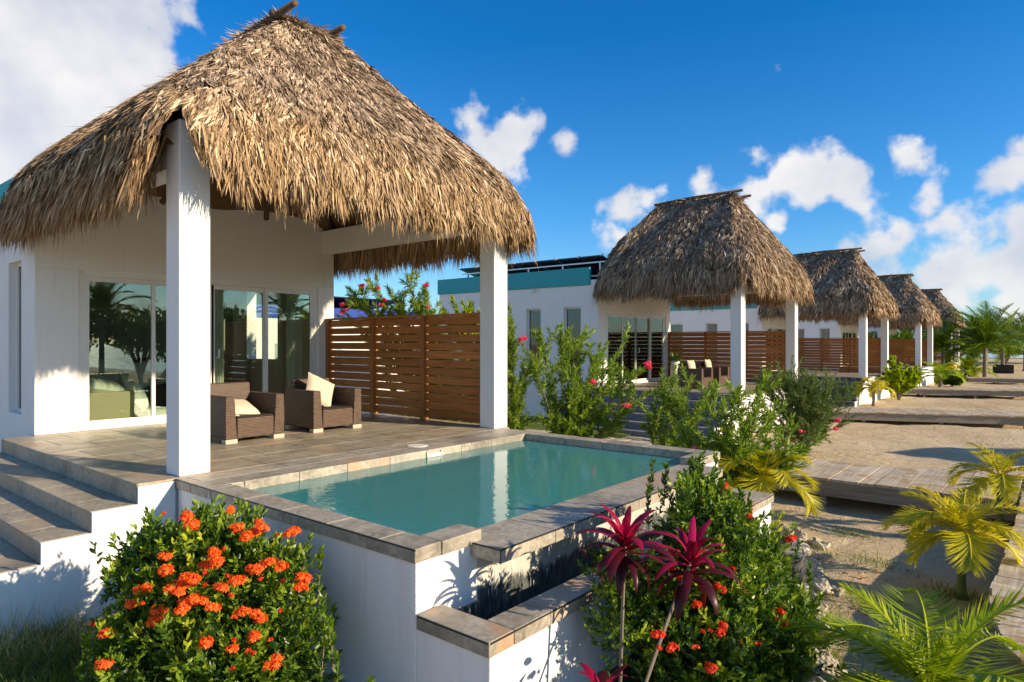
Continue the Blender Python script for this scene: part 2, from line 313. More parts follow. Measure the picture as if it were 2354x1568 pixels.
# ------------------------------------------------------------------ mesh helpers
class MB:
    def __init__(s): s.v = []; s.f = []; s.r = []; s.a = []; s.mi = []; s.n = 0
    def add(s, V, Fs, rnd=0.5, age=0.5, mi=0):
        V = np.asarray(V, float).reshape(-1, 3)
        s.v.append(V); s.f += [tuple(int(i)+s.n for i in f) for f in Fs]; s.mi += [mi]*len(Fs)
        s.r.append(np.broadcast_to(np.asarray(rnd, float), (len(V),)) if np.ndim(rnd) == 0 else np.asarray(rnd, float))
        s.a.append(np.broadcast_to(np.asarray(age, float), (len(V),)) if np.ndim(age) == 0 else np.asarray(age, float))
        s.n += len(V); return s
    def box(s, x0, x1, y0, y1, z0, z1, rnd=None, mi=0):
        if rnd is None: rnd = random.random()
        V = [(x0,y0,z0),(x1,y0,z0),(x1,y1,z0),(x0,y1,z0),(x0,y0,z1),(x1,y0,z1),(x1,y1,z1),(x0,y1,z1)]
        return s.add(V, [(0,3,2,1),(4,5,6,7),(0,1,5,4),(1,2,6,5),(2,3,7,6),(3,0,4,7)], rnd, 0.5, mi)
    def prism(s, poly, z0, z1, rnd=0.5, mi=0):   # horizontal polygon (counter-clockwise) extruded
        n = len(poly); V = [(x, y, z0) for x, y in poly]+[(x, y, z1) for x, y in poly]
        return s.add(V, [tuple(range(n-1, -1, -1)), tuple(range(n, 2*n))]+[(i, (i+1) % n, n+(i+1) % n, n+i) for i in range(n)], rnd, 0.5, mi)
    def tube(s, pts, rad, k=7, rnd=0.5, mi=0):
        P = [Vector(p) for p in pts]; m = len(P)
        if isinstance(rad, (int, float)): rad = [rad]*m
        V = []; Fs = []
        for i, p in enumerate(P):
            d = (P[min(i+1, m-1)]-P[max(i-1, 0)]).normalized()
            a = d.cross(Vector((0.13, 0.21, 1))); a = a.normalized() if a.length > 1e-4 else Vector((1, 0, 0)); b = d.cross(a)
            for j in range(k):
                t = 2*math.pi*j/k; V.append(p+(a*math.cos(t)+b*math.sin(t))*rad[i])
        for i in range(m-1):
            for j in range(k): Fs.append((i*k+j, i*k+(j+1) % k, (i+1)*k+(j+1) % k, (i+1)*k+j))
        Fs.append(tuple(range(k-1, -1, -1))); Fs.append(tuple((m-1)*k+j for j in range(k)))
        return s.add([tuple(x) for x in V], Fs, rnd, 0.5, mi)
    def blades(s, P, Dv, Wv, L, W, lift=None, rnd=None, age=0.5, tip=0.15, mid=0.5, midw=1.0):
        # strips of five points: two at the base, two in the middle, one tip
        n = len(P); L = np.broadcast_to(L, (n,))[:, None]; W = np.broadcast_to(W, (n,))[:, None]*0.5
        if lift is None: lift = np.zeros((n, 3))
        V = np.empty((n, 5, 3)); V[:, 0] = P-Wv*W*(0.35 if midw > 1 else 0.9); V[:, 1] = P+Wv*W*(0.35 if midw > 1 else 0.9)
        mm = P+Dv*L*mid+lift*0.75; V[:, 2] = mm+Wv*W; V[:, 3] = mm-Wv*W; V[:, 4] = P+Dv*L+lift
        if rnd is None: rnd = rng.random(n)
        b = np.arange(n)*5
        Fs = np.stack([b, b+1, b+2, b+3], 1); T = np.stack([b+3, b+2, b+4], 1)
        s.v.append(V.reshape(-1, 3)); s.r.append(np.repeat(np.clip(rnd, 0, 1), 5)); s.a.append(np.repeat(np.broadcast_to(age, (n,)), 5))
        s.f += [tuple(x) for x in (Fs+s.n).tolist()]+[tuple(x) for x in (T+s.n).tolist()]; s.mi += [0]*(2*n); s.n += 5*n
        return s
    def build(s, name, mats, parent=None, org=(0, 0, 0), bevel=0, smooth=False):
        me = bpy.data.meshes.new(name)
        V = np.concatenate(s.v)-np.asarray(org, float)
        me.from_pydata(V.tolist(), [], s.f)
        at = me.attributes.new('rnd', 'FLOAT', 'POINT'); at.data.foreach_set('value', np.concatenate(s.r).astype(np.float32))
        at = me.attributes.new('age', 'FLOAT', 'POINT'); at.data.foreach_set('value', np.concatenate(s.a).astype(np.float32))
        if isinstance(mats, str): mats = [mats]
        for q in mats: me.materials.append(M[q])
        if len(mats) > 1: me.polygons.foreach_set('material_index', s.mi)
        if smooth: me.polygons.foreach_set('use_smooth', [True]*len(me.polygons))
        me.update(); o = bpy.data.objects.new(name, me); COL.objects.link(o)
        if parent is not None: o.parent = parent
        else: o.location = org
        if bevel:
            b = o.modifiers.new('bevel', 'BEVEL'); b.width = bevel; b.segments = 2; b.limit_method = 'ANGLE'; b.angle_limit = R(40)
        return o

def tag(o, label, cat, group=None):
    o['label'] = label; o['category'] = cat
    if group: o['group'] = group
    return o
def thing(name, loc, label, cat, group=None):
    o = bpy.data.objects.new(name, None); COL.objects.link(o); o.location = loc; o.empty_display_size = 0.2
    return tag(o, label, cat, group)
def structure(o): o['kind'] = 'structure'; return o
def copy_tree(o, parent=None):
    c = o.copy(); COL.objects.link(c)
    if parent: c.parent = parent
    for ch in list(o.children): copy_tree(ch, c)
    return c
def unit(a): return a/np.maximum(np.linalg.norm(a, axis=-1, keepdims=True), 1e-9)
def rv(n): return unit(rng.normal(size=(n, 3)))
def gz(x):                                     # ground height
    t = np.clip((np.asarray(x, float)-10)/22, 0, 1); return -1.05-0.25*t*t*(3-2*t)

# ------------------------------------------------------------------ ground, sea
xs = np.concatenate([np.linspace(-400, -12, 12), np.arange(-10, 70, 0.35), np.linspace(75, 2500, 20)])
ys = np.concatenate([np.linspace(-900, -30, 12), np.arange(-26, 26, 0.35), np.linspace(30, 1500, 16)])
X, Y = np.meshgrid(xs, ys)
def hn(x, y):
    return 0.035*np.sin(x*1.7+np.sin(y*1.3)*1.5)*np.cos(y*1.1+x*0.4)+0.02*np.sin(x*4.1+y*3.3)*np.sin(y*4.7-x*2.1)
Z = gz(X)+hn(X, Y)*np.clip((70-np.abs(X))/20, 0, 1)
Z += 0.16*np.exp(-((X-56.2)**2+(Y-4.1)**2)/1.2)
g = MB(); nx = len(xs); V = np.stack([X, Y, Z], -1).reshape(-1, 3)
g.add(V, [(j*nx+i, j*nx+i+1, (j+1)*nx+i+1, (j+1)*nx+i) for j in range(len(ys)-1) for i in range(nx-1)])
structure(g.build('ground', 'sand', smooth=True))
s = MB(); s.add([(-400,-900,-1.22),(2500,-900,-1.22),(2500,-24,-1.22),(-400,-24,-1.22)], [(0,1,2,3)])
s.add([(130,-24,-1.22),(2500,-24,-1.22),(2500,1400,-1.22),(130,1400,-1.22)], [(0,1,2,3)])
structure(s.build('sea', 'sea'))
def patch(name, mat, poly, lift=0.012, res=0.12):
    """irregular sheet that follows the ground, inside a polygon"""
    P = np.array(poly); x0, y0 = P.min(0); x1, y1 = P.max(0)
    nx_ = int((x1-x0)/res)+2; ny_ = int((y1-y0)/res)+2
    gx = np.linspace(x0, x1, nx_); gy = np.linspace(y0, y1, ny_); A, B = np.meshgrid(gx, gy)
    ins = np.zeros(A.shape, bool); k = len(P)
    for i in range(k):
        (ax, ay), (bx, by) = P[i], P[(i+1) % k]
        c = ((ay > B) != (by > B)) & (A < (bx-ax)*(B-ay)/((by-ay) or 1e-9)+ax); ins ^= c
    Zz = gz(A)+hn(A, B)+lift+0.02*rng.random(A.shape); b = MB()
    Fs = [(j*nx_+i, j*nx_+i+1, (j+1)*nx_+i+1, (j+1)*nx_+i) for j in range(ny_-1) for i in range(nx_-1) if ins[j, i] and ins[j+1, i+1] and ins[j+1, i] and ins[j, i+1]]
    b.add(np.stack([A, B, Zz], -1).reshape(-1, 3), Fs); return structure(b.build(name, mat, smooth=True))
patch('soil', 'soil', [(2.0,1.0),(4.4,1.25),(5.6,1.5),(7.0,1.9),(8.2,2.4),(9.4,4.0),(9.6,8),(8.6,10.6),(7.5,10.6),(7.4,2.4),(2.6,2.5)], 0.012)
patch('soil', 'soil', [(1.2,3.3),(2.0,3.0),(2.75,3.0),(2.75,5.6),(1.6,5.9),(0.5,5.0)], 0.012)
patch('lawn', 'grass_ground', [(12.2,8.3),(16.8,7.6),(16.8,18),(9,20),(9,12)], 0.014, 0.3)

# ------------------------------------------------------------------ thatch roof
def roof(parent, org, nb, nf, seed, mat, notch, bw=1.0, RX0=2.40, RX1=7.86, RY0=5.93, RY1=10.70, cy=8.5, ry=1.1, blen=(0.10, 0.28), flen=(0.22, 0.44), zr=5.60):
    rg = np.random.default_rng(seed)
    cx = (RX0+RX1)/2; ecx, ecy = cx, (RY0+RY1)/2
    def loop(t, ns=26, na=7):
        hx = 0.30+(((RX1-RX0)/2)-0.30)*t; hy = ry+((RY1-RY0)/2-ry)*t
        mx_, my_ = cx, cy+(ecy-cy)*t; r = min(0.12+0.34*t, hx-0.01)
        pts = []
        for q, (sx, sy) in enumerate([(-1, -1), (1, -1), (1, 1), (-1, 1)]):
            cxq, cyq = mx_+sx*(hx-r), my_+sy*(hy-r); a0 = math.pi+q*math.pi/2
            for k in range(na): a = a0+(k+0.5)/na*math.pi/2; pts.append((cxq+r*math.cos(a), cyq+r*math.sin(a)))
            nxs, nys = [(1, -1), (1, 1), (-1, 1), (-1, -1)][q]
            ax, ay = pts[-1]; a1 = a0+math.pi/2
            bx, by = mx_+nxs*(hx-r)+r*math.cos(a1), my_+nys*(hy-r)+r*math.sin(a1)
            for k in range(1, ns): f = k/ns; pts.append((ax+(bx-ax)*f, ay+(by-ay)*f))
        return np.array(pts)
    ts = np.concatenate([np.linspace(0, 0.9, 22), np.linspace(0.93, 1.0, 4)])
    def zt(t):
        z = zr-(zr-3.30)*t+0.05*math.sin(math.pi*t)
        if t > 0.86: z -= 0.36*((t-0.86)/0.14)**2
        return z
    G = np.array([[(x, y, zt(t)) for x, y in loop(t)] for t in ts]); nt_, ns_ = G.shape[:2]
    lump = np.zeros((nt_, ns_))
    for k in range(14):
        a = rg.uniform(0, 6.3); fs_ = rg.integers(2, 15); ft = rg.uniform(1, 9)
        lump += 0.013*np.sin(np.arange(ns_)[None]/ns_*2*math.pi*fs_+ts[:, None]*ft+a)
    ctr = np.array([cx, cy, 2.5]); out_ = unit(G-ctr)
    G = G+out_*lump[..., None]*0.9
    if notch:                                   # thatch parted where the corner pillar comes through
        c0 = np.array([RX0, RY0]); d = np.linalg.norm(G[..., :2]-c0, axis=-1)
    # shell
    b = MB(); top = None
    def inn(Q):
        if not notch: return np.zeros(len(Q), bool)
        q = SI*(Q[:, 0]-2.60)-CO*(Q[:, 1]-6.12)
        return (abs(q) < 0.03+(notch-Q[:, 2])*np.where(q < 0, 0.40, 0.44)) & (Q[:, 2] < notch) & (Q[:, 0] < RX0+1.1) & (Q[:, 1] < RY0+1.25)
    cutm = inn(G.reshape(-1, 3)).reshape(nt_, ns_)
    keep = lambda i, j: not cutm[i, j % ns_]
    Fs = [(i*ns_+j, (i+1)*ns_+j, (i+1)*ns_+(j+1) % ns_, i*ns_+(j+1) % ns_) for i in range(nt_-1) for j in range(ns_) if keep(i+1, j)]
    b.add(G.reshape(-1, 3), Fs, 0.25, 0.4); b.add(G[0], [tuple(range(ns_))], 0.3, 0.3)
    # blades over the surface
    a_ = np.linalg.norm(np.cross(G[1:, :]-G[:-1, :], np.roll(G, -1, 1)[:-1]-G[:-1]), axis=-1)
    w_ = a_.copy()
    # the back of the roof is never seen: fewer blades there
    mid = G[:-1]; back = (mid[..., 1] > cy+1.2) & (mid[..., 0] > cx-1.5); w_[back] *= 0.35
    p = (w_/w_.sum()).ravel(); tk = 13; ntf = nb//tk; idx = np.repeat(rg.choice(len(p), ntf, p=p), tk); nb = len(idx); ii, jj = idx//ns_, idx % ns_; rp_ = lambda a: np.repeat(a, tk, axis=0)
    fu, fv = rp_(rg.random(ntf))[:, None], rp_(rg.random(ntf))[:, None]
    P00 = G[ii, jj]; P10 = G[ii+1, jj]; P01 = G[ii, (jj+1) % ns_]; P11 = G[ii+1, (jj+1) % ns_]
    P = (P00*(1-fu)+P10*fu)*(1-fv)+(P01*(1-fu)+P11*fu)*fv
    Dn = unit(P10-P00); Tn = unit(P01-P00); Nn = unit(np.cross(Dn, Tn)); sgn = np.sign((Nn*(P-ctr)).sum(1))[:, None]; Nn = Nn*sgn
    P = P+Tn*rg.normal(size=(nb, 1))*0.022*bw+Dn*rg.normal(size=(nb, 1))*0.035*bw
    j1 = rg.normal(size=nb)*0.16+rp_(rg.normal(size=ntf))*0.34; j1 = j1+0.22*np.sin(P[:, 0]*5.3+P[:, 2]*6.1)*np.cos(P[:, 1]*4.7-P[:, 2]*3.0)
    Dd = unit(Dn+Tn*j1[:, None]+Nn*(rg.uniform(-0.08, 0.14, nb)+rp_(rg.uniform(-0.05, 0.25, ntf)))[:, None]-np.array([0, 0, 0.12]))
    Wd = unit(np.cross(Dd, Nn)+Nn*rg.normal(size=nb)[:, None]*0.5)
    L = rg.uniform(blen[0], blen[1], nb)*(0.75+0.5*ts[ii]); W = rg.uniform(0.009, 0.028, nb)*bw
    base = P+Nn*rg.uniform(-0.02, 0.035, nb)[:, None]
    tt = ts[ii]; clump = 0.5+0.5*np.sin(P[:, 0]*9+P[:, 2]*4)*np.sin(P[:, 1]*8-P[:, 2]*7)
    rnd = np.clip(rg.normal(0.43, 0.19, nb)+rp_(rg.normal(0, 0.27, ntf))+0.2*(clump-0.5), 0, 1)
    ok = np.ones(nb, bool)
    ok &= ~inn(base) & ~inn(base+Dd*L[:, None]*0.85)
    b.blades(base[ok], Dd[ok], Wd[ok], L[ok], W[ok], rnd=rnd[ok], age=(0.05+0.80*tt**2.4)[ok], lift=-np.array([0, 0, 1])*(L[ok, None]*0.08))
    # long loose strands
    k = nb//90; q = rg.integers(0, nb, k); Dl = unit(Dd[q]+Nn[q]*0.25+rg.normal(size=(k, 3))*0.15)
    o2 = ~inn(base[q])
    b.blades(base[q][o2], Dl[o2], Wd[q][o2], rg.uniform(0.15, 0.32, k)[o2], 0.006, rnd=rg.random(k)[o2]*0.5+0.4, age=0.5)
    # hanging fringe
    js = rg.integers(0, ns_, nf); el_ = G[-1]; nxt = np.roll(el_, -1, 0); seg = np.linalg.norm(nxt-el_, axis=1)
    js = rg.choice(ns_, nf, p=seg/seg.sum()); fv = rg.random(nf)[:, None]; E = el_[js]*(1-fv)+nxt[js]*fv; T = unit(nxt[js]-el_[js])
    outw = unit(np.cross(T, [0, 0, 1.0])); outw *= np.sign((outw*(E-ctr)).sum(1))[:, None]
    depth = rg.random(nf)**1.5*0.34
    S = E-outw*depth[:, None]+np.array([0, 0, 1.0])*(rg.uniform(-0.05, 0.25, nf)+0.15*depth)[:, None]
    tf = rg.integers(0, nf//16, nf); tj = rg.normal(size=nf//16); S = S-np.array([0, 0, 1.0])*(tj[tf]*0.03)[:, None]
    wob = 0.07*np.sin(S[:, 0]*7+S[:, 1]*5)+0.06*np.sin(S[:, 0]*17-S[:, 1]*13)
    L = rg.uniform(flen[0], flen[1], nf)+wob+0.1*depth+0.12*(abs(outw[:, 0]) > 0.7)
    Dd = unit(np.array([0, 0, -1.0])+outw*(rg.uniform(0.0, 0.38, nf)-0.5*depth)[:, None]+T*(rg.normal(size=nf)*0.13+0.1*np.sin(S[:, 0]*11+S[:, 1]*9))[:, None])
    Wd = unit(T+outw*rg.normal(size=nf)[:, None]*0.6)
    ok = ~inn(S) & ~inn(S+Dd*L[:, None]*0.6)&~inn(S+Dd*L[:, None]*0.9)
    ok &= ~((S[:, 1] > 10.15) & (S[:, 0] > 2.72) & (S[:, 0] < 7.52))
    b.blades(S[ok], Dd[ok], Wd[ok], L[ok], (rg.uniform(0.009, 0.024, nf)*bw)[ok], rnd=np.clip(rg.normal(0.5, 0.22, nf), 0, 1)[ok], age=np.clip(rg.normal(0.85, 0.15, nf), 0, 1)[ok])
    # tufts at the ridge
    k = nb//60; Q = np.stack([cx+rg.uniform(-0.36, 0.36, k), cy+rg.uniform(-ry-0.05, ry+0.05, k), zr-0.02+rg.random(k)*0.07], 1)
    Dq = unit(np.stack([np.sign(Q[:, 0]-cx)*rg.uniform(0.3, 1, k), rg.normal(size=k)*0.5+0.8*np.sign(Q[:, 1]-cy)*(abs(Q[:, 1]-cy) > ry-0.2), rg.uniform(-0.6, 0.15, k)], 1))
    b.blades(Q, Dq, unit(np.cross(Dq, rv(k))), rg.uniform(0.15, 0.36, k), 0.016*bw, rnd=rg.random(k)*0.5+0.4, age=0.3)
    o = b.build('thatch_roof', mat, parent, org)
    # underside
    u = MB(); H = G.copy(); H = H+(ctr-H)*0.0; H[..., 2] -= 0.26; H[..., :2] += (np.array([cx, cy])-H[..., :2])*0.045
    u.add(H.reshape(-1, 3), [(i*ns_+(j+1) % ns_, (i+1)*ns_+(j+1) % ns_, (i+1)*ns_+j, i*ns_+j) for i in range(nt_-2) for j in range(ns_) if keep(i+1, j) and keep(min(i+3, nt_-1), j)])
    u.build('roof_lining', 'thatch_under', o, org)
    # rafters
    for (x, y) in [(2.9,6.45),(4.1,6.4),(5.2,6.4),(6.3,6.4),(7.35,6.45),(2.9,7.8),(7.35,7.8),(2.9,9.2),(7.35,9.2),(2.9,10.4),(4.3,10.4),(6,10.4),(7.35,10.4)]:
        tx = cx+np.clip(x-cx, -0.15, 0.15); ty = np.clip(y, cy-ry*0.8, cy+ry*0.8)
        t = MB(); t.tube([(x, y, 3.34), ((x+tx)/2, (y+ty)/2, 4.18), (tx, ty, 5.2)], 0.045, 6); t.build('rafter', 'pole_wood', o, org, smooth=True)
    # ridge poles
    for px, pz, y0, y1 in [(cx-0.40, zr, cy-ry-0.40, cy+ry+0.15), (cx+0.36, zr-0.02, cy-ry-0.36, cy+ry+0.05)]:
        t = MB(); t.tube([(px, y0, pz+0.07), (px+0.02, cy, pz+0.06), (px-0.02, y1, pz)], [0.042, 0.05, 0.04], 8); t.build('ridge_pole', 'pole_wood', o, org, smooth=True)
    t = MB(); t.tube([(cx-0.55, cy-ry-0.06, zr), (cx, cy-ry-0.08, zr), (cx+0.55, cy-ry-0.06, zr)], [0.045, 0.05, 0.04], 8); t.build('ridge_pole', 'pole_wood', o, org, smooth=True)
    return o

# ------------------------------------------------------------------ villa
def window_x(parent, org, x, y0, y1, z0, z1):       # window in a wall whose face is at x, looking towards -x
    f = MB(); d = 0.10; w_ = 0.045
    for a, b_, c_, e in [(y0, y1, z1-w_, z1), (y0, y1, z0, z0+w_), (y0, y0+w_, z0+w_, z1-w_), (y1-w_, y1, z0+w_, z1-w_)]: f.box(x+d, x+d+0.05, a, b_, c_, e)
    f = f.build('window', 'frame_white', parent, org)
    p = MB(); p.box(x+d+0.02, x+d+0.03, y0+w_, y1-w_, z0+w_, z1-w_); p.build('pane', 'window_glass', f, org)
    c = MB(); n_ = 14
    for side in (0, 1):
        V = []; 
        for k in range(n_+1):
            yy = (y0+0.06+(y1-y0)*0.34*k/n_) if side == 0 else (y1-0.06-(y1-y0)*0.34*k/n_)
            V += [(x+0.30+0.02*math.sin(k*2.2), yy, z0+0.05), (x+0.30+0.02*math.sin(k*2.2+0.4), yy, z1-0.02)]
        c.add(V, [(2*k, 2*k+2, 2*k+3, 2*k+1) for k in range(n_)])
    c.build('curtain', 'curtain', f, org)

def make_villa(label, near):
    org = (5.13, 8.4, 0.0)
    v = thing('thatched_villa', org, label, 'villa', 'villas in a row under thatched porch roofs')
    # house walls with their openings
    b = MB(); zt_ = 3.05; zb = -1.6
    b.box(2.75, 7.5, 10.6, 10.85, 2.27, 3.56 if near else 3.2)            # lintel of the facade
    b.box(2.75, 3.28, 10.6, 10.85, 0.0, 2.27); b.box(7.15, 7.5, 10.6, 10.85, 0.0, 2.27)
    b.box(2.75, 7.5, 10.6, 10.85, zb, -0.006)
    wins = [(11.2, 11.83), (12.72, 13.3), (14.5, 15.2)]
    ys_ = [10.85]+[q for w2 in wins for q in w2]+[17.3]
    for i in range(0, len(ys_), 2): b.box(2.75, 2.97, ys_[i], ys_[i+1], zb, zt_)
    for a, c_ in wins: b.box(2.75, 2.97, a, c_, 2.40, zt_); b.box(2.75, 2.97, a, c_, zb, 0.24)
    b.box(7.28, 7.5, 10.85, 12.2, zb, zt_); b.box(7.28, 7.5, 13.4, 17.3, zb, zt_); b.box(7.28, 7.5, 12.2, 13.4, zb, 0.9); b.box(7.28, 7.5, 12.2, 13.4, 2.3, zt_)
    b.box(2.97, 7.28, 17.08, 17.3, zb, zt_)
    wl = b.build('wall', 'plaster', v, org, 0.008)
    b = MB(); b.box(2.70, 2.80, 10.852, 17.35, 3.052, 3.58); b.box(7.45, 7.55, 10.852, 17.35, 3.052, 3.58); b.box(2.80, 7.45, 17.25, 17.35, 3.052, 3.58)
    b.build('parapet', 'teal_paint', v, org, 0.006)
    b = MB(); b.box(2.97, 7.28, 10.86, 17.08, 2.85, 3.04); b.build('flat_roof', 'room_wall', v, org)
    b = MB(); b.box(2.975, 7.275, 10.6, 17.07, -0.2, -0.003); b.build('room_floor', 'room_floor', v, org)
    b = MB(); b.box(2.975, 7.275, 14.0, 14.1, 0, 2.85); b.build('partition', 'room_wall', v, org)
    for a, c_ in wins: window_x(v, org, 2.75, a, c_, 0.24, 2.40)
    # sliding doors
    fr = MB(); w_ = 0.055
    fr.box(3.28, 3.36, 10.63, 10.73, 0.0, 2.27); fr.box(7.07, 7.15, 10.63, 10.73, 0.0, 2.27)
    fr.box(3.36, 7.07, 10.63, 10.73, 2.19, 2.27); fr.box(3.36, 7.07, 10.63, 10.73, 0.0, 0.06)
    d = fr.build('sliding_door', 'frame_white', v, org, 0.004)
    xs_ = [3.36, 4.29, 5.215, 6.14, 7.07]
    for k in range(4):
        yy = 10.64 if k in (0, 3) else 10.685; x0, x1 = xs_[k]-(0.02 if k else 0), xs_[k+1]+(0.02 if k < 3 else 0)
        s_ = MB(); s_.box(x0, x0+w_, yy, yy+0.04, 0.062, 2.188); s_.box(x1-w_, x1, yy, yy+0.04, 0.062, 2.188)
        s_.box(x0+w_, x1-w_, yy, yy+0.04, 0.062, 0.13); s_.box(x0+w_, x1-w_, yy, yy+0.04, 2.12, 2.188)
        s_.build('sash', 'frame_white', d, org, 0.003)
        s_ = MB(); s_.box(x0+w_, x1-w_, yy+0.015, yy+0.023, 0.13, 2.12); s_.build('pane', 'door_glass', d, org)
    h = MB(); h.tube([(5.28, 10.675, 1.0), (5.28, 10.61, 1.0), (5.28, 10.60, 1.14)], 0.012, 6); h.build('handle', 'frame_white', d, org)
    # terrace
    b = MB(); b.box(2.40, 7.5, 6.27, 10.597, -1.6, -0.022); b.build('terrace_base', 'plaster', v, org)
    b = MB(); b.box(2.405, 7.49, 6.28, 10.59, -0.02, -0.004); b.build('grout_bed', 'grout', v, org)
    b = MB(); gp = 0.0055; yy = 6.27; row = 0
    while yy < 10.55:
        y1 = min(yy+0.62, 10.597); x = 2.385-(row*0.31 % 0.62)
        while x < 7.5:
            x1 = x+0.62; a, c_ = max(x, 2.385), min(x1, 7.5)
            if c_-a > 0.03: b.box(a+gp, c_-gp, yy+gp, y1-gp, -0.02, 0.0)
            x = x1
        yy += 0.62; row += 1
    b.build('floor_tiles', 'slate', v, org, 0.002)
    # stairs down towards -x
    core = MB(); K = 6; sm_ = 'slate' if near else 'grey_slate'
    for k in range(K):
        x1 = 2.385-0.36*k; z1 = -0.174*k
        y = 6.285; tr = MB(); rs = MB()
        while y < 10.55:
            y2 = min(y+0.45, 10.58)
            rs.box(x1-0.0015, x1+0.004, y+0.0005, y2-0.0005, z1-0.009, z1-0.0025, mi=1) if False else None
            rs.box(x1, x1+0.018, y+0.0005, y2-0.0005, z1-0.174+0.001, z1-0.0005)
            if k < K-1: tr.box(x1-0.36+0.003, x1-0.001, y+0.003, y2-0.003, z1-0.194, z1-0.174)
            y = y2
        rs.build('stair_riser', sm_, v, org, 0.002)
        if k < K-1: tr.build('stair_tread', sm_, v, org, 0.002)
        if k < K-1: core.box(x1-0.35, x1, 6.27, 10.6, -1.6, z1-0.195)
    core.build('stair_core', 'plaster', v, org)
    prof = MB()
    for k in range(K-1): prof.box(2.385-0.36*(k+1), 2.385-0.36*k+(0.0 if k else 0.0), 6.245, 6.27, -1.6, -0.174*(k+1)-0.001)
    prof.box(2.385, 2.70 if near else 7.5, 6.245, 6.27, -1.6, -0.021); prof.build('stair_side_wall', 'plaster', v, org)
    # pillars and ring beam
    for x in (2.76, 7.195): b = MB(); b.box(x, x+0.295, 6.30, 6.585, 0.0, 3.33); b.build('pillar', 'plaster', v, org, 0.012)
    b = MB(); b.box(3.057, 7.193, 6.32, 6.57, 2.91, 3.31); b.build('beam', 'plaster', v, org, 0.008)
    for x in (2.78, 7.215): b = MB(); b.box(x, x+0.25, 6.587, 10.598, 2.91, 3.31); b.build('beam', 'plaster', v, org, 0.008)
    for x, y in [(2.77, 8.4), (2.77, 7.0)]:
        b = MB(); b.tube([(x+0.012, y, 3.1), (x-0.02, y, 3.1), (x-0.05, y, 3.1)], [0.07, 0.068, 0.045], 12); b.build('bulkhead_light', 'skimmer', v, org, smooth=True)
    b = MB(); b.box(2.66, 2.75, 12.9, 13.08, 2.92, 3.0); b.build('wall_light', 'skimmer', v, org, 0.01)
    return v, org

VL = ['nearest thatched villa with white pillars, a tiled terrace and a small pool',
      'white villa with teal roof band, second along the row, behind the oleanders',
      'third thatched villa along the row with blackened stairs beside a wide shrub',
      'fourth thatched villa along the row, narrow between two taller thatched roofs',
      'farthest thatched villa at the end of the row beside coconut palms']
v1, org = make_villa(VL[0], True)
roof(v1, org, 185000, 32000, 11, 'thatch', 3.42, bw=0.95, RY1=11.05, cy=8.52, ry=0.62, blen=(0.07, 0.19), flen=(0.20, 0.38), zr=5.50)
v2, _ = make_villa(VL[1], False)
roof(v2, org, 80000, 17000, 23, 'thatch_grey', 2.95, 1.25)
v2.location.x += 14.0; v2.location.z = -0.08
DZ = [0, -0.08, -0.22, -0.25, -0.28]
villas = [v1, v2]
def copy_villa(o, parent=None):
    c = o.copy(); COL.objects.link(c)
    if parent: c.parent = parent
    for ch in list(o.children):
        if not ch.name.startswith('thatch_roof'): copy_villa(ch, c)
    return c
for k in (2, 3, 4):
    c = copy_villa(v2); roof(c, org, [0, 0, 46000, 26000, 20000][k], [0, 0, 10000, 8000, 6000][k], 40+k, 'thatch_grey', 2.95, [0, 0, 1.9, 2.4, 2.8][k], RX0=2.40+0.05*(k % 2), cy=8.5+0.06*(k-3), ry=1.1+0.08*(3-k)); c.location.x = org[0]+14*k; c.location.z = DZ[k]; c['label'] = VL[k]
    for ch in c.children:
        if ch.name.startswith('stair_riser'): ch.data = ch.data.copy(); ch.data.materials[0] = M['stained_riser']
    villas.append(c)

# ------------------------------------------------------------------ solar arrays on the flat roofs
def solar():
    o_ = (17.3, 13.5, 3.4); t = thing('solar_array', o_, 'dark solar panels tilted over the teal-banded roof of the second villa', 'solar panels', 'solar arrays on villa roofs')
    for i in range(7):
        y0 = 10.7+i*0.86
        for j in range(2):
            x0 = 17.15+j*1.55; z0 = 3.98-0.26*(x0-17.15); x1 = x0+1.5; z1 = 3.98-0.26*(x1-17.15)
            b = MB(); V = [(x0, y0, z0), (x1, y0, z1), (x1, y0+0.82, z1), (x0, y0+0.82, z0)]; V = V+[(a, c_, e-0.035) for a, c_, e in V]
            b.add(V, [(0,1,2,3),(7,6,5,4),(4,5,1,0),(5,6,2,1),(6,7,3,2),(7,4,0,3)]); b.build('panel', 'solar_cell', t, o_)
    for x in (17.4, 18.5, 19.6):
        z = 3.98-0.26*(x-17.15)-0.09; b = MB(); b.box(x, x+0.05, 10.6, 16.8, z-0.04, z); b.build('rail', 'steel', t, o_)
    for i in range(5):
        y = 10.9+i*1.4; b = MB(); b.box(17.4, 17.45, y, y+0.05, 3.05, 3.78); b.build('support', 'steel', t, o_)
    for i in range(8):
        y = 10.68+i*0.86; b = MB(); b.box(17.10, 17.16, y-0.03, y+0.03, 3.95, 4.01); b.build('clamp', 'steel', t, o_)
    return t
sa = solar(); sa.location.z -= 0.08
for k, lb in ((2, 'dark solar panels on the third villa roof, seen beneath the second thatched roof'), (3, 'dark solar panels on the fourth villa roof, mostly behind thatch')):
    c = copy_tree(sa); c.location.x += 14*(k-1); c.location.z += DZ[k]-DZ[1]; c['label'] = lb

